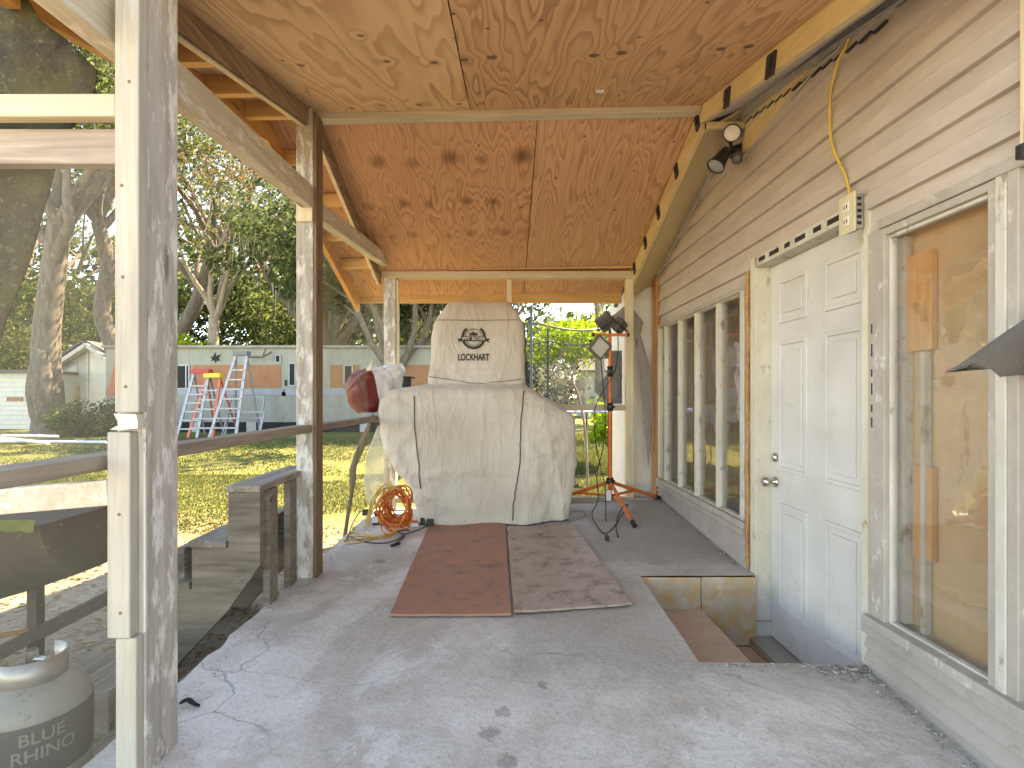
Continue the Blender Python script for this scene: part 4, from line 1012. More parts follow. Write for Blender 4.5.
ob=thing('outlet_box','cream double outlet box with yellow cable above the door corner','outlet',(WX,2.235,1.72))
m=MB(); m.box((WX-.052,2.19,1.735),(WX-.018,2.275,1.875)); m.build('box_body',M['galv'],ob,.003)
m=MB(); m.box((WX-.060,2.183,1.725),(WX-.053,2.285,1.885)); cp=m.build('cover_plate',flat('cream_plate',(.62,.56,.38),.4),ob,.002)
for z_ in (1.775,1.835):
    m=MB(); m.box((WX-.064,2.215,z_-.02),(WX-.060,2.253,z_+.02)); so=m.build('socket',flat('ivory_socket',(.75,.70,.6),.35),cp,.004)
    m=MB(); m.box((WX-.0655,2.224,z_-.008),(WX-.0640,2.228,z_+.008)); m.box((WX-.0655,2.240,z_-.008),(WX-.0640,2.244,z_+.008)); m.build('slot',M['black'],cp)
m=MB()
for k in range(5): m.box((WX-.045,2.1885,1.75+.025*k),(WX-.028,2.1905,1.763+.025*k))
m.build('knockout',M['black'],ob)
xw=WX-.03
def WP(px,py,X=xw): Y=X*F/(px-CX); return Vector((X,Y,PZ(py,Y)))
m=MB(); m.tube(spline([WP(850,35),WP(846,46),WP(838,62),WP(831,90),WP(830,112),WP(831,140),WP(838,160),WP(845,175),WP(850,194,xw)]),.0065,8); m.build('yellow_cable',flat('yellow_sheath',(.62,.42,.10),.4),ob)
m=MB(); m.tube(spline([WP(850,35),WP(835,52),WP(815,70),WP(790,100)]),.005,6); m.build('grey_cable',flat('grey_sheath',(.45,.40,.32),.5),ob)

# ================================================================== WOODEN STEPS
st=thing('wooden_steps','weathered grey wooden steps with open side standing left of the slab','steps',(-1.6,2.9,GZ))
Yn=2.60
pix=[(230,493),(262,493),(262,566),(222,628),(190,662),(176,664),(176,590),(197,588),(197,548),(228,548)]
# cut lower outline so that it stands on the ground
poly=[(-1.30,.59),(-1.145,.59),(-1.145,.24),(-1.30,.02),(-1.55,GZ+.0),(-1.80,GZ),(-1.80,-.06),(-1.66,-.06),(-1.66,.125),(-1.475,.125),(-1.475,.325),(-1.30,.325)]
poly=[(x-.02,z_) for x,z_ in poly]
for y_ in (Yn,3.30):
    m=MB(); m.prism([(x,y_,z_) for x,z_ in poly],(0,.04,0)); m.build('stringer',M['steps'],st,.003)
def tread(x0,x1,z_,name='tread'):
    m=MB(); m.box((x0,Yn-.012,z_+.002),(x1,3.36,z_+.034)); m.build(name,M['steps_y'],st,.004)
tread(-1.325,-1.16,.59); tread(-1.505,-1.325,.325); tread(-1.69,-1.50,.125); tread(-1.84,-1.685,-.06)
for y_ in (2.72,2.98,3.14):
    m=MB(); m.box((-1.205,y_,-.2 if y_<2.8 else .0),(-1.17,y_+.10,.585)); m.build('back_slat',M['steps'],st,.003)
m=MB(); m.box((-1.22,Yn+.05,GZ),(-1.18,3.28,GZ+.09)); m.build('base_board',M['steps_y'],st,.003)
for k,(x0_,y0_,x1_,y1_,z_) in enumerate(((-1.42,1.9,-1.30,3.2,GZ+.02),(-1.33,2.0,-1.26,3.5,GZ+.06))):
    mm=MB(); mm.bar((x0_,y0_,z_),(x1_,y1_,z_+.01),.14,.035); tag(mm.build('plank',M['steps_y'],None,.003),('wide grey plank lying on the ground under the steps','narrow grey plank lying against the slab edge')[k],'plank')
m=MB(); m.box((-1.60,Yn+.05,.14),(-1.56,3.28,.31)); m.build('riser',M['steps_y'],st,.003)

# ================================================================== NEAR LEFT: PROPANE TANK, GRILL CART, PLANKS
tk=thing('propane_tank','grey-white propane tank with dark label band at bottom left behind the screen','propane tank',(-1.49,1.71,GZ))
x,y,z=tk.location
m=MB(); prof=[(0,.05),(.08,.05),(.12,.065),(.150,.10),(.157,.13),(.157,.33),(.150,.36),(.125,.40),(.09,.42),(.04,.432),(0,.434)]
m.lathe((x,y,z),prof,40); m.build('tank_body',grime('tank_paint',(.27,.26,.22),(.35,.34,.29),6,.4,.1,c3=(.19,.17,.14),t3=.6),tk)
m=MB(); m.lathe((x,y,z),[(.158,.16),(.1585,.165),(.1585,.325),(.158,.33)],40); m.build('label_band',flat('dark_label',(.09,.085,.08),.5),tk)
m=MB(); m.lathe((x,y,z),[(.10,0),(.10,.07),(.095,.07),(.095,0)],32); m.build('foot_ring',M['galv'],tk)
m=MB()
vs=[];fs=[]; n=48
for i in range(n+1):
    a=R(-160)+R(250)*i/n
    for (r_,h_) in ((.093,.40),(.093,.49),(.088,.49),(.088,.40)): vs.append((x+r_*math.cos(a),y+r_*math.sin(a),z+h_))
for i in range(n):
    for k in range(4): fs.append((4*i+k,4*i+(k+1)%4,4*i+4+(k+1)%4,4*i+4+k))
m.add(vs,fs,0,True); m.build('collar',M['galv'],tk)
m=MB(); m.tube([(x,y,z+.43),(x,y,z+.50)],.018,12); m.tube([(x,y,z+.47),(x+.05,y,z+.47)],.012,10); m.build('valve',M['metal'],tk)
def wrap(txt,size,a0,zc,mat,name):
    tv,tf=text_mesh(txt,size,0,.0006); m=MB(); vs=[]
    for v in tv:
        a=a0+v.x/.1605; vs.append((x+.1615*math.cos(a),y+.1615*math.sin(a),zc+v.y))
    m.add(vs,tf); m.build(name,mat,tk)
LT=flat('label_print',(.25,.235,.20),.5)
wrap('BLUE',.050,R(-40),z+.292,LT,'lettering'); wrap('RHINO',.050,R(-38),z+.243,LT,'lettering')
m=MB(); vs=[]
blob=[(0,0),(.05,.03),(.09,.02),(.10,-.02),(.075,-.04),(.07,-.075),(.05,-.04),(.02,-.06),(.01,-.09),(-.01,-.05),(-.03,-.02)]
for bx,bz in blob:
    a=R(-112)+bx/.161; vs.append((x+.161*math.cos(a),y+.161*math.sin(a),z+.255+bz))
m.add(vs,[tuple(range(len(vs)))]); m.build('emblem',flat('blue_grey_print',(.30,.30,.33),.5),tk)

gc=thing('grill_cart','old dark barrel grill with mossy lid on a steel frame, left of the near post','grill cart',(-2.6,2.3,GZ))
M['oldsteel']=grime('sooty_steel',(.035,.030,.026),(.06,.052,.045),7,.85,.4,c3=(.12,.13,.05),t3=.62)
M['moss']=grime('mossy_edge',(.10,.13,.03),(.17,.20,.05),12,.9,.5)
m=MB(); n=18
cxx,cyy,czz=-2.36,2.30,.575; 
prof=[]; rows=[]
for i in range(25):
    a=math.pi*i/24; rows.append([(cxx-.85+1.50*k/20,cyy-.30*math.cos(a),czz-.44*math.sin(a)*(1-.45*max(0,(k-10)/10)**1.5)) for k in range(21)])
sheet_rows(m,rows); 
for e in (0,-1): m.add([r[e] for r in rows],[tuple(range(25))])
m.add([rows[0][0],rows[0][-1],rows[-1][-1],rows[-1][0]],[(0,1,2,3)])
m.build('tub',M['oldsteel'],gc)
m=MB(); rs=random.Random(8); rows=[]
for i in range(3):
    rows.append([(cxx-.86+1.50*k/60,cyy-.31-.004*i,czz+.022-.018*i-(.012*rs.random() if i==2 else 0)) for k in range(61)])
sheet_rows(m,rows); m.build('mossy_rim',M['moss'],gc)
for lx,ly in ((-2.02,2.34),(-2.95,2.34)):
    m=MB(); m.box((lx-.022,ly-.022,GZ),(lx+.022,ly+.022,.35)); m.build('leg',M['oldsteel'],gc,.003)
m=MB(); m.bar((-2.3,2.16,-.12),(-1.55,2.55,.26),.03,.055); m.build('brace',M['oldsteel'],gc,.003)
m=MB(); m.tube(spline([(-2.6,2.3,.03),(-2.4,2.2,.04),(-2.2,2.22,.05),(-2.03,2.32,.045)]),.010,8); m.build('handle',M['redwood'],gc)
m=MB(); m.box((-2.1,2.45,.30),(-1.58,2.49,.345)); m.build('side_bar',M['oldsteel'],gc,.003)

lt=thing('landing_step','low weathered wooden box step behind the propane tank','step',(-1.63,2.18,GZ))
m=MB(); m.box((-1.80,2.02,GZ+.16),(-1.47,2.35,GZ+.195)); m.build('step_top',M['steps_y'],lt,.004)
m=MB(); m.box((-1.78,2.045,GZ),(-1.49,2.08,GZ+.158)); m.build('step_front',M['steps'],lt,.003)
m=MB(); m.box((-1.78,2.29,GZ),(-1.49,2.325,GZ+.158)); m.build('step_back',M['steps'],lt,.003)

# screen roll at far right
m=MB(); rows=[]
for i in range(22):
    f=i/21; z_=.985+.50*f; bul=.075*math.exp(-((f-.28)/.22)**2)
    rows.append([(1.075-bul+(.055+bul)*math.cos(2*math.pi*k/20)+.006*mnoise.noise(Vector((k,i*.5,0))),5.09+(.03+bul*.4)*math.sin(2*math.pi*k/20),z_) for k in range(21)])
sheet_rows(m,rows); m.add(rows[-1],[tuple(range(20))]); m.add(rows[0],[tuple(range(20))])
tag(m.build('rolled_screen',grime('speckled_mesh',(.14,.14,.145),(.30,.30,.29),90,.9,.6)),'speckled grey roll of old screen standing on the far rail by the right post','screen roll')

# crumbs and grit along the wall foot and the rim of the step well
rs=random.Random(21); m=MB()
def crumb(x,y,s):
    z_=floorz(x,y)+.002; p=[Vector((x+s*rs.uniform(-1,1),y+s*rs.uniform(-1,1),z_+s*rs.uniform(0,.9))) for _ in range(4)]
    m.add(p,[(0,1,2),(0,2,3),(0,3,1),(1,3,2)])
for i in range(900):
    y=rs.uniform(.9,2.15) if i%2 else rs.uniform(3.25,5.0); crumb(WX-.045-abs(rs.gauss(0,.025)),y,rs.uniform(.003,.011))
for i in range(500):
    if i%2: crumb(rs.uniform(.8,1.45),PY0-.01-abs(rs.gauss(0,.02)),rs.uniform(.003,.010))
    else: crumb(rs.uniform(1.25,1.45),PY0-.02-abs(rs.gauss(0,.06)),rs.uniform(.003,.014))
for i in range(700): crumb(-1.13+abs(rs.gauss(0,.06)),rs.uniform(1.0,4.8),rs.uniform(.002,.008))
for i in range(260): crumb(rs.uniform(-1.0,1.4),rs.uniform(1.4,4.9),rs.uniform(.002,.005))
tag(m.build('grit',grime('grit_crumbs',(.20,.17,.13),(.55,.51,.45),40,.9,.3)),'crumbs of grit and flaked paint along the slab edges','grit',kind='stuff')
p=FL(190,706,.004); m=MB(); rows=[]
for i in range(9):
    f=i/8; w_=.013*math.sin(math.pi*min(1,f+.06))**.6
    rows.append([(p.x-.035+.07*f,p.y+w_*k+.004*math.sin(f*6),p.z+.004+.010*abs(k)+.006*math.sin(f*5)) for k in (-1,-.5,0,.5,1)])
sheet_rows(m,rows); o=m.build('dead_leaf',flat('black_leaf',(.02,.016,.012),.8)); s_=o.modifiers.new('s','SOLIDIFY'); s_.thickness=.0015
tag(o,'curled black dead leaf on the slab beside the near post','leaf')
# ================================================================== GROUND
t=NT('lawn'); pos=t.n('ShaderNodeNewGeometry').outputs['Position']
n1=t.noise(pos,.35,5,.6); n2=t.noise(pos,3,7,.7); n3=t.noise(pos,30,5,.7)
g=t.mix(t.ramp(n2,[(.3,0),(.7,1)]),(.075,.10,.03),(.14,.145,.055)); g=t.mix(t.ramp(n1,[(.4,0),(.62,.7)]),g,(.20,.19,.07)); g=t.mix(t.ramp(n3,[(.5,0),(.7,.5)]),g,(.07,.08,.02))
d=t.mix(t.ramp(n2,[(.35,0),(.65,1)]),(.28,.225,.16),(.38,.325,.255)); d=t.mix(t.ramp(n3,[(.54,0),(.62,.8)]),d,(.20,.13,.07))
sx=t.n('ShaderNodeSeparateXYZ'); t.l(pos,sx.inputs[0]); yy=t.math('ADD',sx.outputs[1],t.math('MULTIPLY',t.math('SUBTRACT',n2,.5),2.5))
mr=t.n('ShaderNodeMapRange'); t.l(yy,mr.inputs[0]); mr.inputs[1].default_value=4.3; mr.inputs[2].default_value=6.2
c=t.mix(mr.outputs[0],d,g)
c=t.mix(t.ramp(t.noise(pos,1.1,6,.65),[(.60,0),(.66,.6)]),c,(.30,.23,.15))
t.col(c); t.rough(.95); t.b.inputs['Specular IOR Level'].default_value=.1; t.bump(n3,.8,.04); M['lawn']=t.m
m=MB()
gxs=[-300,.80,1.62,300]; gys=[-60,2.19,3.13,500]
m.add([(x,y,GZ) for y in gys for x in gxs],[(4*j+i,4*j+i+1,4*j+5+i,4*j+4+i) for j in range(3) for i in range(3) if not (i==1 and j==1)]); tag(m.build('ground',M['lawn']),'yellow-green lawn with bare sandy dirt near the porch','ground',kind='structure')

M['grass']=foliage('grass_blades',[(.07,.10,.03),(.12,.15,.05),(.20,.19,.09),(.095,.13,.04)],.35)
def grass(name,label,regs,seed):
    rs=random.Random(seed); m=MB(); V=[];Fc=[]
    for (x0,x1,y0,y1,n,h) in regs:
        for i in range(n):
            y=y0+(y1-y0)*rs.random()**1.0; x=x0+(x1-x0)*rs.random()
            if mnoise.noise(Vector((x*.9,y*.9,seed)))< -.25+.3*rs.random()-.15: continue
            if mnoise.noise(Vector((x*.5,y*.5,3)))*1.2+(y-5.0)*.7<0 : continue
            a=rs.random()*6.28; w=.0035+.0009*y; hh=h*(.5+rs.random())
            dx,dy=math.cos(a)*w,math.sin(a)*w; lx,ly=(rs.random()-.5)*hh,(rs.random()-.5)*hh
            b=len(V); V+=[(x-dx,y-dy,GZ),(x+dx,y+dy,GZ),(x+lx,y+ly,GZ+hh)]; Fc.append((b,b+1,b+2))
    m.add(V,Fc); return tag(m.build(name,M['grass']),label,'grass',kind='stuff')
grass('lawn_grass','short yellow-green lawn grass left of the porch',[(-9,-1.6,4.4,9,60000,.022),(-14,-2.5,8,17,40000,.028)],2)
grass('lawn_grass','brighter grass under and around the trampoline',[(-.5,2.6,5.9,12,26000,.10),(-.5,4.5,11,18,9000,.14)],4)
# sparse tufts next to slab edge
rs=random.Random(12)
def tuft(x,y,h,n,label):
    m=MB(); V=[];Fc=[]
    for i in range(n):
        a=rs.random()*6.28; l=h*(.5+.6*rs.random()); b=len(V); bx,by=x+rs.gauss(0,.03),y+rs.gauss(0,.03); w=.006
        mx,my=bx+math.cos(a)*l*.25,by+math.sin(a)*l*.25; ex,ey=bx+math.cos(a)*l*.6,by+math.sin(a)*l*.6
        V+=[(bx-w,by,GZ),(bx+w,by,GZ),(mx+w,my,GZ+l*.65),(mx-w,my,GZ+l*.65),(ex,ey,GZ+l)]; Fc+=[(b,b+1,b+2,b+3),(b+3,b+2,b+4)]
    tag(m.build('weed_tuft',M['grass']),label,'weed','weeds along the slab edge')
tuft(-1.40,4.0,.30,26,'weed tuft by the slab edge nearest the middle post'); tuft(-1.33,4.35,.34,30,'taller weed tuft at the slab edge by the orange cord')
# debris leaves on dirt (stuff)
m=MB(); V=[];Fc=[]
for i in range(5200):
    x=-6+4.8*rs.random(); y=1.5+4.2*rs.random(); a=rs.random()*6.28; s=.012+.02*rs.random(); b=len(V); z_=GZ+.006+.012*rs.random()
    for k in range(4): V.append((x+s*math.cos(a+k*1.57)*(1 if k%2 else .5),y+s*math.sin(a+k*1.57)*(1 if k%2 else .5),z_+.008*rs.random()))
    Fc.append((b,b+1,b+2,b+3))
m.add(V,Fc); M['litter']=foliage('leaf_litter',[(.22,.12,.05),(.32,.22,.10),(.14,.09,.05),(.40,.33,.2)],.1)
tag(m.build('leaf_litter',M['litter']),'fallen leaves and twigs scattered on the sandy dirt','leaf litter',kind='stuff')

# ================================================================== TREES
M['bark']=grime('oak_bark',(.10,.085,.065),(.19,.16,.13),8,.95,.9,(1,1,.25),c3=(.24,.235,.19),t3=.60,fine=40)
M['bark_l']=grime('pale_bark',(.24,.20,.15),(.36,.31,.25),7,.95,.8,(1,1,.25),c3=(.16,.13,.10),t3=.58,fine=40)
M['lf_oak']=foliage('oak_leaves',[(.045,.07,.03),(.08,.11,.045),(.13,.16,.075),(.065,.095,.04)],.5)
M['lf_lt']=foliage('light_leaves',[(.11,.155,.055),(.16,.20,.08),(.085,.12,.05),(.20,.20,.09)],.55)
M['lf_br']=foliage('bright_leaves',[(.22,.36,.03),(.30,.42,.04),(.16,.28,.03)],.6)
M['lf_or']=foliage('autumn_leaves',[(.26,.15,.07),(.16,.15,.06),(.30,.19,.09),(.09,.12,.045),(.12,.15,.06)],.5)
M['lf_gy']=foliage('grey_moss',[(.24,.25,.19),(.34,.34,.27),(.18,.20,.13)],.3)
def leafcloud(V,Fc,c,rad,n,s,rs,flatn=1.0):
    for i in range(n):
        while True:
            p=Vector((rs.uniform(-1,1),rs.uniform(-1,1),rs.uniform(-1,1)))
            if p.length<=1: break
        p=Vector((p.x*rad,p.y*rad,p.z*rad*flatn))
        q=c+p
        a=Vector((rs.gauss(0,1),rs.gauss(0,1),rs.gauss(0,1))).normalized(); u=a.orthogonal().normalized(); w=a.cross(u)
        sc=s*(.6+.8*rs.random()); b=len(V)
        V+= [q-u*sc,q+w*sc*.55,q+u*sc,q-w*sc*.55]; Fc.append((b,b+1,b+2,b+3))
def tree(name,label,group,x,y,h,r,seed,leafm,barkm,trunk=None,nb=7,leafs=(9,60,.10,.75),spread=.55,depth=3,lean=(0,0),forkh=.35,low=0,moss=0,cloudn=1.0,blen=1.0):
    rs=random.Random(seed); root=thing(name,label,'tree',(x,y,GZ),group)
    tb=MB(); V=[];Fc=[]; MV=[];MF=[]
    base=Vector((x,y,GZ-.05))
    def branch(p,d,l,rr,lev_):
        n=5; pts=[p]; q=p.copy(); dd=d.copy()
        for i in range(n):
            dd=(dd+Vector((rs.gauss(0,.16),rs.gauss(0,.16),rs.gauss(0,.10)+.04))).normalized(); q=q+dd*(l/n); pts.append(q.copy())
        rad=[rr*(1-.62*i/n) for i in range(n+1)]
        tb.tube(pts,rad,7 if rr>.08 else 5,cap=False)
        if lev_<=0:
            for k in (2,3,4,5):
                leafcloud(V,Fc,pts[k]+Vector((rs.gauss(0,.2),rs.gauss(0,.2),rs.gauss(0,.15))),leafs[3]*(.6+.7*rs.random()),int(leafs[1]*cloudn),leafs[2],rs,.65)
            if moss and rs.random()<moss:
                for k in range(26):
                    mm=pts[3]+Vector((rs.gauss(0,.35),rs.gauss(0,.35),0)); L=.4+1.1*rs.random(); b=len(MV); w=.03
                    a=rs.random()*3.1; MV.extend([mm+Vector((-w*math.cos(a),-w*math.sin(a),0)),mm+Vector((w*math.cos(a),w*math.sin(a),0)),mm+Vector((rs.gauss(0,.08),0,-L))]); MF.append((b,b+1,b+2))
            return
        m_=3 if lev_>1 else 4
        for k in range(m_):
            f=.35+.65*(k+1)/m_; j=min(n,max(1,int(round(f*n)))); pp=pts[j]
            a=rs.random()*6.28; up=rs.uniform(-.1,.6)
            nd=(dd*.55+Vector((math.cos(a),math.sin(a),up))*spread*1.35).normalized()
            branch(pp,nd,l*rs.uniform(.5,.72),rad[j]*.66,lev_-1)
    tp=trunk or [(0,0,0),(.02,0,.12),(lean[0]*.5,lean[1]*.5,.25),(lean[0],lean[1],forkh)]
    if trunk: pts=[Vector(p) for p in trunk]
    else: pts=[base+Vector((p[0]*h,p[1]*h,p[2]*h)) for p in tp]
    pts=spline(pts,4); nn=len(pts)
    tb.tube(pts,[r*(1.35 if i==0 else 1.12 if i==1 else 1)*(1-.35*i/nn) for i in range(nn)],12,cap=False)
    topp=pts[-1]; L=(h+GZ-topp.z)*.62*blen
    for k in range(nb):
        a=6.283*k/nb+rs.random()*.7; sp=spread*(.6+.8*rs.random())
        j=-1 if k%2 else max(2,int(nn*(.72+.2*rs.random())))
        d=Vector((math.cos(a)*sp,math.sin(a)*sp,1-.35*rs.random())).normalized()
        branch(pts[j],d,L*rs.uniform(.75,1.1),r*.45,depth-1)
    tb.build('trunk',barkm,root)
    mm=MB(); mm.add(V,Fc); mm.build('crown',leafm,root)
    if MV: mm=MB(); mm.add(MV,MF); tag(mm.build('hanging_moss',M['lf_gy'],root),kind='stuff')
    return root
G1='oaks and trees beyond the lawn'
def gx(px,Y): return PX(px,Y)
tree('oak_tree','massive forked oak with a knotty burl on its trunk, left of the near post',G1,gx(50,19),19,17,.50,11,M['lf_lt'],M['bark'],
     trunk=[(gx(50,19),19,GZ-.1),(gx(48,19),19,1.2),(gx(46,19),19,3.0),(gx(52,19),19,5.0),(gx(60,19),19,7.2)],nb=8,leafs=(9,34,.095,.8),depth=3,moss=.25)
o1=[o for o in bpy.data.objects if o.name.startswith('oak_tree')][0]
m=MB(); rows=[]
for i in range(14):
    f=i/13; rows.append([(gx(39,18.6)+(.42*math.sin(math.pi*f)**.6+.05*mnoise.noise(Vector((k*.8,i*.6,2))))*math.cos(6.283*k/16),18.65+.35*math.sin(math.pi*f)**.6*math.sin(6.283*k/16),GZ+3.1*f) for k in range(17)])
sheet_rows(m,rows); m.build('burl',M['bark'],o1)
tree('oak_tree','curved slender oak trunk rising between the oak and the near post',G1,gx(112,21),21,16,.36,23,M['lf_lt'],M['bark'],
     trunk=[(gx(118,21),21,GZ-.1),(gx(116,21),21,2.6),(gx(102,21),21,4.3),(gx(108,21),21,6.2),(gx(98,21),21,7.8)],nb=6,leafs=(9,30,.10,.8),depth=3,moss=.3)
tree('forked_tree','thin pale V-forked tree with sparse orange leaves behind the trailer',G1,gx(213,23.5),23.5,15,.30,31,M['lf_or'],M['bark_l'],
     trunk=[(gx(214,23.5),23.5,GZ-.1),(gx(213,23.5),23.5,2.5),(gx(214,23.5),23.5,4.6)],nb=5,leafs=(9,5,.08,.75),spread=.38,depth=4,cloudn=.8,blen=.85)
tree('oak_tree','leaning dark oak limb crossing behind the forked tree',G1,gx(150,27),27,17,.42,47,M['lf_oak'],M['bark'],
     trunk=[(gx(140,27),27,GZ-.1),(gx(165,27),27,3.0),(gx(195,27),27,5.6),(gx(212,27),27,8.2)],nb=7,leafs=(9,16,.10,.9),depth=3,moss=.3)
tree('oak_tree','dense spreading oak overhanging the trailer right of the ladders',G1,gx(330,24),24,12,.45,53,M['lf_oak'],M['bark'],nb=9,leafs=(9,34,.10,.95),depth=3,spread=.75,moss=.35,forkh=.28)
tree('oak_tree','dark leafy oak behind the far left post of the porch',G1,gx(395,20),20,9.5,.32,61,M['lf_oak'],M['bark'],nb=8,leafs=(9,62,.10,.8),depth=3,spread=.7,forkh=.22,moss=.2)
tree('oak_tree','tall hazy oak farthest back behind the middle post',G1,gx(262,36),36,20,.5,67,M['lf_oak'],M['bark'],nb=8,leafs=(9,12,.13,1.3),depth=3,spread=.6,moss=.4)
tree('oak_tree','tall oak farthest back at the left edge beyond the shed',G1,gx(15,34),34,19,.5,71,M['lf_lt'],M['bark'],nb=8,leafs=(9,40,.14,1.3),depth=3,spread=.6,moss=.3)
tree('young_tree','bright green young tree behind the trampoline net',G1,gx(562,17),17,4.7,.10,73,M['lf_br'],M['bark_l'],nb=7,leafs=(9,22,.075,.45),depth=2,spread=.5,forkh=.3)
tree('oak_tree','broad olive tree left of the trampoline behind the grill cover',G1,gx(470,21),21,8.0,.25,79,M['lf_lt'],M['bark'],nb=8,leafs=(9,40,.09,.7),depth=3,spread=.55,forkh=.3)
tree('oak_tree','bare grey tree trunk standing behind the orange stand',G1,gx(600,22),22,9,.25,83,M['lf_oak'],M['bark_l'],nb=5,leafs=(9,22,.09,.55),depth=2,spread=.4,forkh=.5)
tree('oak_tree','low leafy tree at the right edge beyond the wing wall',G1,gx(660,26),26,7.5,.25,89,M['lf_lt'],M['bark'],nb=8,leafs=(9,50,.11,.9),depth=2,spread=.6,forkh=.3)
def bush(name,label,x,y,rad,h,n,s,mat,seed,group='bushes along the back of the lawn'):
    rs=random.Random(seed); V=[];Fc=[]
    for k in range(22):
        a=rs.random()*6.28; q=Vector((x+rad*.65*math.cos(a)*rs.random(),y+rad*.4*math.sin(a),GZ+h*(.15+.7*rs.random()))); leafcloud(V,Fc,q,rad*.42,n//22,s,rs,.8)
    root=thing(name,label,'bush',(x,y,GZ),group); m=MB(); m.add(V,Fc); m.build('leaves',mat,root)
    t_=MB()
    for k in range(5): a=k*1.3; t_.tube([(x,y,GZ-.02),(x+rad*.3*math.cos(a),y+rad*.2*math.sin(a),GZ+h*.7)],[.03,.012],5)
    t_.build('stem',M['bark'],root)
bush('bush','vivid lime green bush rising behind the trailer roof',gx(190,23),22.5,1.5,4.1,3400,.10,M['lf_br'],3)
bush('bush','low green shrub in front of the white house gable',gx(98,18),18,1.1,1.2,1500,.07,M['lf_oak'],5)
bush('bush','leafy undergrowth at the foot of the big oak',gx(70,18.2),18.2,1.0,.8,1200,.07,M['lf_lt'],6)
bush('bush','shaggy hedge above the cream shed at the left edge',gx(18,24),24,2.4,4.8,3600,.10,M['lf_lt'],8)
bush('bush','sunlit shrub beneath the trampoline at the right',gx(612,14.5),14.5,1.0,1.3,1800,.06,M['lf_br'],9)
bush('bush','grey-green scraggly shrub behind the trampoline poles',gx(560,13.5),13.5,.9,2.3,1500,.05,M['lf_gy'],10)
bush('bush','weedy bush right behind the grill cover',gx(540,15.5),15.5,1.1,1.5,1600,.06,M['lf_lt'],14)
for i,(px,Y,rad,h,lab,mt) in enumerate(((150,29,3.6,8.5,'tall olive thicket behind the trailer, left part','lf_lt'),(235,31,4.2,10.5,'tall dark thicket behind the forked tree','lf_oak'),(300,28,3.6,8.5,'leafy thicket behind the tallest ladder','lf_lt'),(372,30,4.0,9.5,'dark thicket behind the far left post','lf_oak'),(60,30,4.0,9.0,'tall thicket behind the white house','lf_lt'),(-10,30,4.2,10,'tall thicket behind the shed at the left edge','lf_oak'),(420,27,3.0,5.4,'thicket hidden mostly by the grill cover','lf_lt'),(520,30,3.0,4.6,'low thicket behind the trampoline poles','lf_oak'))):
    bush('thicket',lab,gx(px,Y),Y,rad,h,6500,.15,M[mt],200+i,'thickets behind the trailer')
# far woods: one reading mass
rs=random.Random(99); V=[];Fc=[]
for k in range(1100):
    x=-75+150*rs.random(); y=44+12*rs.random(); 
    hh=15.5+4*mnoise.noise(Vector((x*.09,1,0))) if x<-4 else 6.8+2*mnoise.noise(Vector((x*.12,1,0)))
    leafcloud(V,Fc,Vector((x,y,GZ+hh*rs.random()**.8)),1.9,50,.34,rs,.8)
m=MB(); m.add(V,Fc); tag(m.build('far_woods',M['lf_oak']),'distant hazy belt of woods behind everything','woods',kind='stuff')

# ================================================================== TRAILER
TY=20.0
def tp(px,py,d=0): return P(px,py,TY-d)
tr=thing('mobile_home','long pale green-grey mobile home with rust-orange panel and broken openings behind the ladders','trailer',(-9,TY+1.2,GZ))
zt=PZ(348,TY); xl,xr=gx(106,TY),gx(500,TY)
M['tr']=grime('trailer_skin',(.23,.235,.19),(.31,.315,.265),2.2,.6,.1,(1,1,.4),c3=(.25,.24,.20),t3=.60)
M['tr2']=grime('trailer_lower',(.20,.21,.185),(.28,.29,.255),2.4,.6,.1,(1,1,.4),c3=(.20,.19,.16),t3=.57)
m=MB(); m.box((xl,TY,.12),(xr,TY+2.6,zt)); m.build('body',M['tr'],tr)
m=MB(); m.box((xl,TY-.012,.12),(xr,TY-.001,PZ(396,TY))); m.build('lower_panel',M['tr2'],tr)
m=MB(); m.box((xl,TY-.03,PZ(395,TY)),(xr,TY-.002,PZ(389,TY))); m.build('trim_band',grime('blue_grey_band',(.20,.23,.28),(.26,.29,.33),3,.5),tr)
m=MB(); m.box((gx(193,TY),TY-.02,PZ(388,TY)),(gx(281,TY),TY-.002,PZ(365,TY))); m.build('rusty_panel',grime('rust_orange',(.30,.12,.05),(.36,.16,.08),3,.7,c3=(.28,.14,.08),t3=.6),tr)
m=MB(); m.box((gx(281,TY)-2.8+.9,TY-.02,PZ(388,TY)),(gx(281,TY)-2.8+.92,TY-.002,PZ(365,TY))); 
m=MB(); m.box((gx(396,TY),TY-.02,PZ(388,TY)),(gx(440,TY),TY-.002,PZ(365,TY))); m.build('rusty_panel',flat('rust_orange2',(.32,.14,.06),.7),tr)
m=MB(); m.box((gx(330,TY),TY-.02,PZ(388,TY)),(gx(360,TY),TY-.002,PZ(365,TY))); m.build('rusty_panel',flat('rust_orange3',(.32,.14,.06),.7),tr)
m=MB(); m.box((xl-.1,TY-.15,zt),(xr+.1,TY+2.7,zt+.09)); m.build('roof',grime('old_roof',(.22,.20,.18),(.32,.30,.27),4,.8),tr)
DK=flat('dark_opening',(.018,.02,.018),.9)
def twin(px0,px1,py0,py1,bars):
    m=MB(); m.box((gx(px0,TY),TY-.03,PZ(py1,TY)),(gx(px1,TY),TY-.014,PZ(py0,TY))); w=m.build('window',DK,tr)
    f=MB(); 
    for a,b,c,d in ((px0-1.2,px0,py0-1,py1+1),(px1,px1+1.2,py0-1,py1+1),(px0,px1,py0-1.4,py0),(px0,px1,py1,py1+1.4))+bars: f.box((gx(a,TY),TY-.05,PZ(d,TY)),(gx(b,TY),TY-.014,PZ(c,TY)))
    f.build('frame',M['alu'],w)
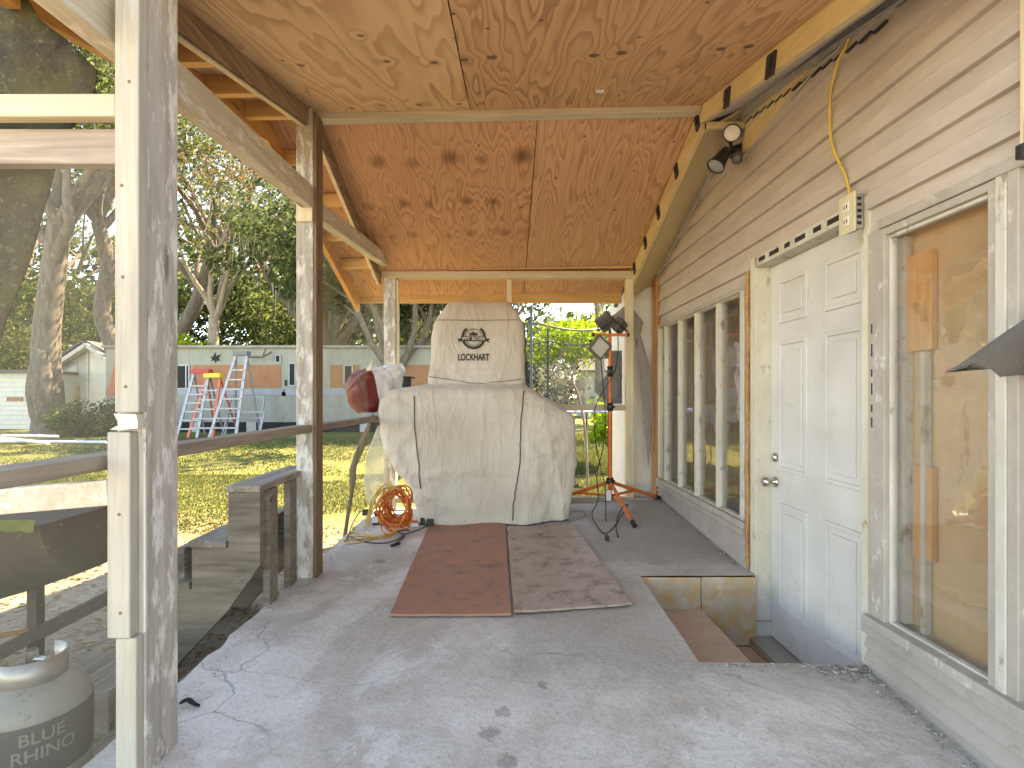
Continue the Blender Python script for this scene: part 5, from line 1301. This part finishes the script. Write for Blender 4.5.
twin(174,189,366,388,((186,187.2,366,388),)); twin(290,295,364,385,()); twin(276.5,280,356,362,()); twin(345,352,366,384,())
m=MB(); star=[(221,354),(216,356),(215,352),(213,357),(210.5,356),(212,359),(211,361),(214.5,360),(215,363),(217,360.5),(220,361),(218.5,358)]
m.prism([tp(a,b,.02) for a,b in star],(0,.012,0)); m.build('torn_hole',DK,tr)
for a,b,c,d in ((285,380,287,386),(284,389,285,394),(282,392,286,396)):
    m=MB(); m.box((gx(a,TY),TY-.03,PZ(d,TY)),(gx(c,TY),TY-.014,PZ(b,TY))); m.build('torn_hole',DK,tr)
for k_ in range(int((xr-xl)/1.22)):
    m=MB(); xx_=xl+.6+1.22*k_; m.box((xx_,TY-.008,PZ(363.5,TY)),(xx_+.03,TY-.001,zt)); m.build('batten',M['tr'],tr)
m=MB(); m.box((xl,TY+.05,GZ),(xr,TY+.1,.12)); m.build('skirt',DK,tr)
x=xl+1; MP=grime('concrete_pier',(.35,.34,.32),(.45,.44,.42),4,.8)
while x<xr: m=MB(); m.box((x,TY+.0,GZ),(x+.35,TY+.04,.12)); x+=2.1; m.build('pier',MP,tr)
m=MB(); q=[tp(106,396,.4),tp(114,396,.4),tp(118,372,.4),tp(114,366,.4)]; m.prism(q,(0,.1,0)); m.build('rusty_flap',flat('rust_red',(.42,.13,.07),.7),tr)
# dead branch on roof
m=MB(); m.tube([tp(246,357,.5),tp(262,357,.5),tp(272,352,.5)],.04,6); m.tube([tp(262,357,.5),tp(266,349,.5)],.03,6); tag(m.build('fallen_branch',M['bark']),'dead branch hanging over the trailer wall beside the tallest ladder','branch')

# ---- ladders and frames leaning
LY=17.6
def ladder(label,fl0,fl1,fr0,fr1,nst,rail,rungm,topm,caps,steps0=.10,back=True):
    root=thing('stepladder',label,'ladder',tuple(P((fl0[0]+fr0[0])/2,437,LY)),'ladders standing against the trailer')
    A0,A1,B0,B1=[P(*q,LY) for q in (fl0,fl1,fr0,fr1)]
    for a in (A0,B0): a.z=GZ
    for a in (A0,B0): a.y-=.35
    off=Vector((0,.45,0))
    for a,b in ((A0,A1),(B0,B1)):
        m=MB(); m.bar(a,b,.085,.05,(0,1,0)); m.build('rail',rail,root)
    if back:
        for a,b in ((A0+Vector((.25,1.2,0)),A1),(B0+Vector((.25,1.2,0)),B1)):
            m=MB(); m.bar(a,b,.05,.04,(0,1,0)); m.build('rear_rail',rail,root)
    for i in range(nst):
        f=(i+1)/(nst+1)*.93; m=MB(); m.bar(A0.lerp(A1,f),B0.lerp(B1,f),.10,.045,(0,0,1)); m.build('step',rungm,root)
    m=MB(); t0=A1; t1=B1; m.box((t0.x-.05,t0.y-.12,t0.z-.02),(t1.x+.05,t0.y+.16,t0.z+.12)); m.build('top_cap',topm,root)
red=flat('red_plastic',(.45,.03,.03),.5); yel=flat('yellow_plastic',(.75,.50,.04),.5); fib=flat('orange_fibreglass',(.55,.12,.07),.5)
ladder('silver stepladder with red top, leftmost of the three ladders',(183,439),(194,373),(203,438),(209,373),6,M['alu'],M['alu'],red,None)
ladder('orange fibreglass stepladder with yellow top, between the two silver ladders',(194,438),(207,377),(218,436),(220,377),5,fib,M['alu'],yel,None)
ladder('tallest silver ladder with dark top, right of the orange one',(215,437),(236,355),(241,434),(247,355),7,M['alu'],M['alu'],flat('grey_cap',(.12,.13,.14),.5),None,back=True)
def frame(label,x0,x1,y0,y1,Y,skew):
    root=thing('aluminium_frame',label,'window frame',tuple(P((x0+x1)/2,y1,Y)),'aluminium frames leaning by the ladders'); c=[P(x0,y1,Y),P(x1,y1,Y),P(x1+skew,y0,Y),P(x0+skew,y0,Y)]
    dz=GZ-min(p.z for p in c)
    for p in c[:2]: p.y-=.25; p.z=GZ+.02
    for i in range(4): m=MB(); m.bar(c[i],c[(i+1)%4],.05,.07,(0,1,0)); m.build('frame_bar',M['alu'],root)
    if skew<2: m=MB(); m.bar(c[0].lerp(c[3],.45),c[1].lerp(c[2],.45),.05,.06,(0,1,0)); m.build('frame_bar',M['alu'],root)
frame('large silver window frame leaning at the right of the ladders',229,263,397,436,18.4,1.5); frame('lower white frame in front of the large silver frame',226,262,412,438,18.0,3)

# ================================================================== WHITE HOUSE, SHED, PIPES
hy=24.0
hs=thing('neighbour_house','small white gabled house with orange garage panel behind the big oak','house',tuple(P(88,430,hy)))
def hp(px,py,y=hy): return P(px,py,y)
peak=(88,343)
M['hw']=grime('cream_stucco',(.60,.58,.50),(.70,.68,.60),3,.7); M['hg']=grime('grey_clapboard',(.36,.37,.33),(.46,.46,.41),3,.7,.2,(1,1,8))
g0=PZ(432,hy)
pl=[(gx(56,hy),hy,GZ),(gx(88,hy),hy,GZ),(gx(88,hy),hy,PZ(347,hy)),(gx(56,hy),hy,PZ(366,hy))]
m=MB(); m.prism(pl,(0,4,0)); m.build('left_wall',M['hg'],hs)
pr=[(gx(88.2,hy),hy,GZ),(gx(120,hy),hy,GZ),(gx(120,hy),hy,PZ(372,hy)),(gx(88.2,hy),hy,PZ(347,hy))]
m=MB(); m.prism(pr,(0,4,0)); m.build('right_wall',M['hw'],hs)
m=MB(); m.bar(hp(88,345,hy-.3),hp(124,373,hy-.3),.16,.35,(0,1,0)); m.bar(hp(88,345,hy-.3),hp(53,368,hy-.3),.16,.35,(0,1,0)); m.build('barge_board',M['trim_white'],hs)
m=MB(); a,b,c=hp(88,343),hp(126,373),hp(51,369)
for p,q in ((a,b),(c,a)): m.hexa([p+Vector((0,-.4,0)),q+Vector((0,-.4,0)),q+Vector((0,4.2,0)),p+Vector((0,4.2,0)),p+Vector((0,-.4,.1)),q+Vector((0,-.4,.1)),q+Vector((0,4.2,.1)),p+Vector((0,4.2,.1))])
m.build('roof',M['roofing'],hs)
m=MB(); m.box((gx(66,hy),hy-.04,PZ(376,hy)),(gx(78,hy),hy-.002,PZ(360,hy))); w=m.build('window',M['trim_white'],hs)
m=MB(); m.box((gx(67,hy),hy-.055,PZ(374.5,hy)),(gx(77,hy),hy-.041,PZ(361.5,hy))); m.build('pane',flat('grey_pane',(.25,.28,.26),.2),w)
m=MB(); m.box((gx(62,hy),hy-.04,PZ(420,hy)),(gx(80,hy),hy-.002,PZ(386,hy))); m.build('garage_panel',flat('orange_panel',(.48,.28,.12),.7),hs)
m=MB(); m.box((gx(87.4,hy),hy-.06,GZ),(gx(89.2,hy),hy-.003,PZ(348,hy))); m.build('corner_trim',M['trim_white'],hs)
sh=thing('shed','cream lap-sided shed with low roof at the far left edge','shed',(gx(10,22),22,GZ))
m=MB(); z=GZ
while z<PZ(376,22)-.05:
    m.hexa([(-24,21.96,z),(gx(38,22),21.96,z),(gx(38,22),22.0,z),(-24,22.0,z),(-24,21.99,z+.19),(gx(38,22),21.99,z+.19),(gx(38,22),22.0,z+.19),(-24,22.0,z+.19)]); z+=.19
m.box((-24,22.0,GZ),(gx(38,22),24,z)); m.build('shed_wall',M['hw'],sh)
m=MB(); m.box((-24.2,21.7,z),(gx(40,22),24.2,z+.12)); m.build('shed_roof',M['roofing'],sh)
m=MB(); m.box((gx(8,22),21.93,PZ(401,22)),(gx(24,22),21.955,PZ(397,22))); m.build('rust_stain_plate',flat('rusty_plate',(.35,.18,.10),.7),sh)
pipe=flat('white_pipe',(.70,.70,.72),.4)
for i,(a,b,lab) in enumerate((((-20,443),(106,444),'long white pipe lying nearest across the lawn'),((-20,439),(48,447),'white pipe lying slantwise across the others'),((2,440.5),(58,441.5),'short white pipe lying farthest back on the lawn'))):
    def g(px,py,e): Y=(EYE-GZ)*F/(py-CY); return Vector((PX(px,Y),Y,GZ+e))
    m=MB(); m.tube([g(*a,.05+.05*i),g(*b,.05+.05*i)],.045,10); tag(m.build('pipe',pipe),lab,'pipe','white pipes lying on the lawn')

# ================================================================== TRAMPOLINE
tc=Vector((.72,10.0,GZ)); tra=thing('trampoline','round trampoline with blue edge pad, black net and poles beyond the far screen','trampoline',tc)
Rt=1.5; zt_=.80
m=MB(); 
vs=[];fs=[]
for i in range(49):
    a=6.2832*i/48
    for r_,z_ in ((Rt-.22,zt_),(Rt-.22,zt_+.02),(Rt,zt_+.03),(Rt+.03,zt_)): vs.append((tc.x+r_*math.cos(a),tc.y+r_*math.sin(a),z_))
for i in range(48):
    for k in range(4): fs.append((4*i+k,4*i+(k+1)%4,4*i+4+(k+1)%4,4*i+4+k))
m.add(vs,fs,0,True); m.build('edge_pad',flat('blue_pad',(.14,.24,.42),.5),tra)
m=MB(); m.lathe((tc.x,tc.y,zt_-.01),[(0,0),(Rt-.22,0)],48); m.build('jumping_mat',M['rubber'],tra)
ST=flat('dark_steel',(.05,.05,.055),.4)
for i in range(6):
    a=6.2832*i/6+.35; x,y=tc.x+Rt*math.cos(a),tc.y+Rt*math.sin(a)
    m=MB(); m.tube([(x,y,zt_-.3),(x,y,2.35),(x-.1*math.cos(a),y-.1*math.sin(a),2.5)],.022,8); m.build('pole',ST,tra)
for i in range(4):
    a=6.2832*i/4+.5; q=[]
    for da in (-.32,.32): q.append((tc.x+Rt*math.cos(a+da),tc.y+Rt*math.sin(a+da)))
    m=MB(); m.tube([(q[0][0],q[0][1],zt_),(q[0][0],q[0][1],GZ+.03),(q[1][0],q[1][1],GZ+.03),(q[1][0],q[1][1],zt_)],.022,8); m.build('leg',ST,tra)
m=MB(); vs=[];fs=[]
for i in range(61):
    a=6.2832*i/60
    for k in range(5): z_=zt_+.02+1.42*k/4; rr=Rt-.05-.04*abs(math.sin(3*(a-.35))); vs.append((tc.x+rr*math.cos(a),tc.y+rr*math.sin(a),z_-.12*abs(math.sin(3*(a-.35)))*(k/4)))
for i in range(60):
    for k in range(4): fs.append((5*i+k,5*i+5+k,5*i+6+k,5*i+k+1))
m.add(vs,fs,0,True); m.build('net',sheer('safety_net',(.03,.03,.035),.3,.8,6,.16,.34),tra)
m=MB(); m.tube([(vs[5*i+4]) for i in range(61)],.016,6); m.build('top_rope',ST,tra)
bike=thing('scrap_branch','bare dark crooked sapling standing inside the far view left of the light stand','sapling',(gx(578,7.2),7.2,GZ))
m=MB(); m.tube(spline([(gx(588,7.2),7.2,GZ),P(585,430,7.2),P(578,395,7.2),P(572,380,7.2),P(576,365,7.2)],6),[.018]*24+[.010],6); m.tube([P(578,395,7.2),P(568,385,7.2),P(560,378,7.2)],.008,5); m.tube([P(573,380,7.2),P(569,372,7.2)],.008,5); m.build('stem',M['bark'],bike)
# distant neighbour seen at right
nh=thing('distant_house','pale distant house with dark roof glimpsed behind the trampoline','house',(gx(615,34),34,GZ))
m=MB(); m.box((gx(585,34),34,GZ),(gx(700,34),38,PZ(372,34))); m.build('wall',M['hw'],nh)
m=MB(); m.prism([(gx(580,34),33.7,PZ(372,34)),(gx(705,34),33.7,PZ(372,34)),(gx(705,34),36,PZ(358,34)),(gx(580,34),36,PZ(358,34))],(0,.05,.1)); m.build('roof',M['roofing'],nh)
for a in (595,620): 
    m=MB(); m.box((gx(a,34),33.95,PZ(392,34)),(gx(a+10,34),33.99,PZ(378,34))); m.build('window',flat('dim_window',(.12,.14,.16),.2),nh)
# ================================================================== LIGHT, SKY, CAMERA
SAZ,SEL=R(48),R(52)      # azimuth from +Y towards +X, elevation
w=bpy.data.worlds.new('World'); scene.world=w; w.use_nodes=True; nt=w.node_tree
bg=nt.nodes['Background']; sky=nt.nodes.new('ShaderNodeTexSky'); sky.sky_type='NISHITA'; sky.sun_disc=False
sky.sun_elevation=SEL; sky.sun_rotation=SAZ; sky.air_density=.7; sky.dust_density=.2; sky.ozone_density=4.0
nt.links.new(sky.outputs[0],bg.inputs[0]); bg.inputs[1].default_value=.125
sd=bpy.data.lights.new('sun','SUN'); sd.energy=SUN_E; sd.angle=R(.5); sd.color=(1,.93,.82)
so=bpy.data.objects.new('sun',sd); C.objects.link(so)
dv=Vector((math.sin(SAZ)*math.cos(SEL),math.cos(SAZ)*math.cos(SEL),math.sin(SEL)))
so.rotation_euler=dv.to_track_quat('Z','Y').to_euler(); so.location=dv*30
cam=bpy.data.cameras.new('camera'); co=bpy.data.objects.new('camera',cam); C.objects.link(co)
co.location=(0,0,EYE); co.rotation_euler=(R(90),0,0); cam.sensor_width=36; cam.lens=F*36/1024
cam.shift_x=(512-CX)/1024; cam.shift_y=(CY-384)/1024; cam.clip_end=1000; cam.clip_start=.05
scene.camera=co
vs_=scene.view_settings; vs_.view_transform='Standard'; vs_.look='None'; vs_.gamma=1; vs_.exposure=EXPO; vs_.use_curve_mapping=False
vs_.use_white_balance=True; vs_.white_balance_temperature=11500; vs_.white_balance_tint=12
scene.render.resolution_x=1024; scene.render.resolution_y=768
try:
    scene.cycles.transparent_max_bounces=24; scene.cycles.max_bounces=10; scene.cycles.diffuse_bounces=6
except Exception: pass
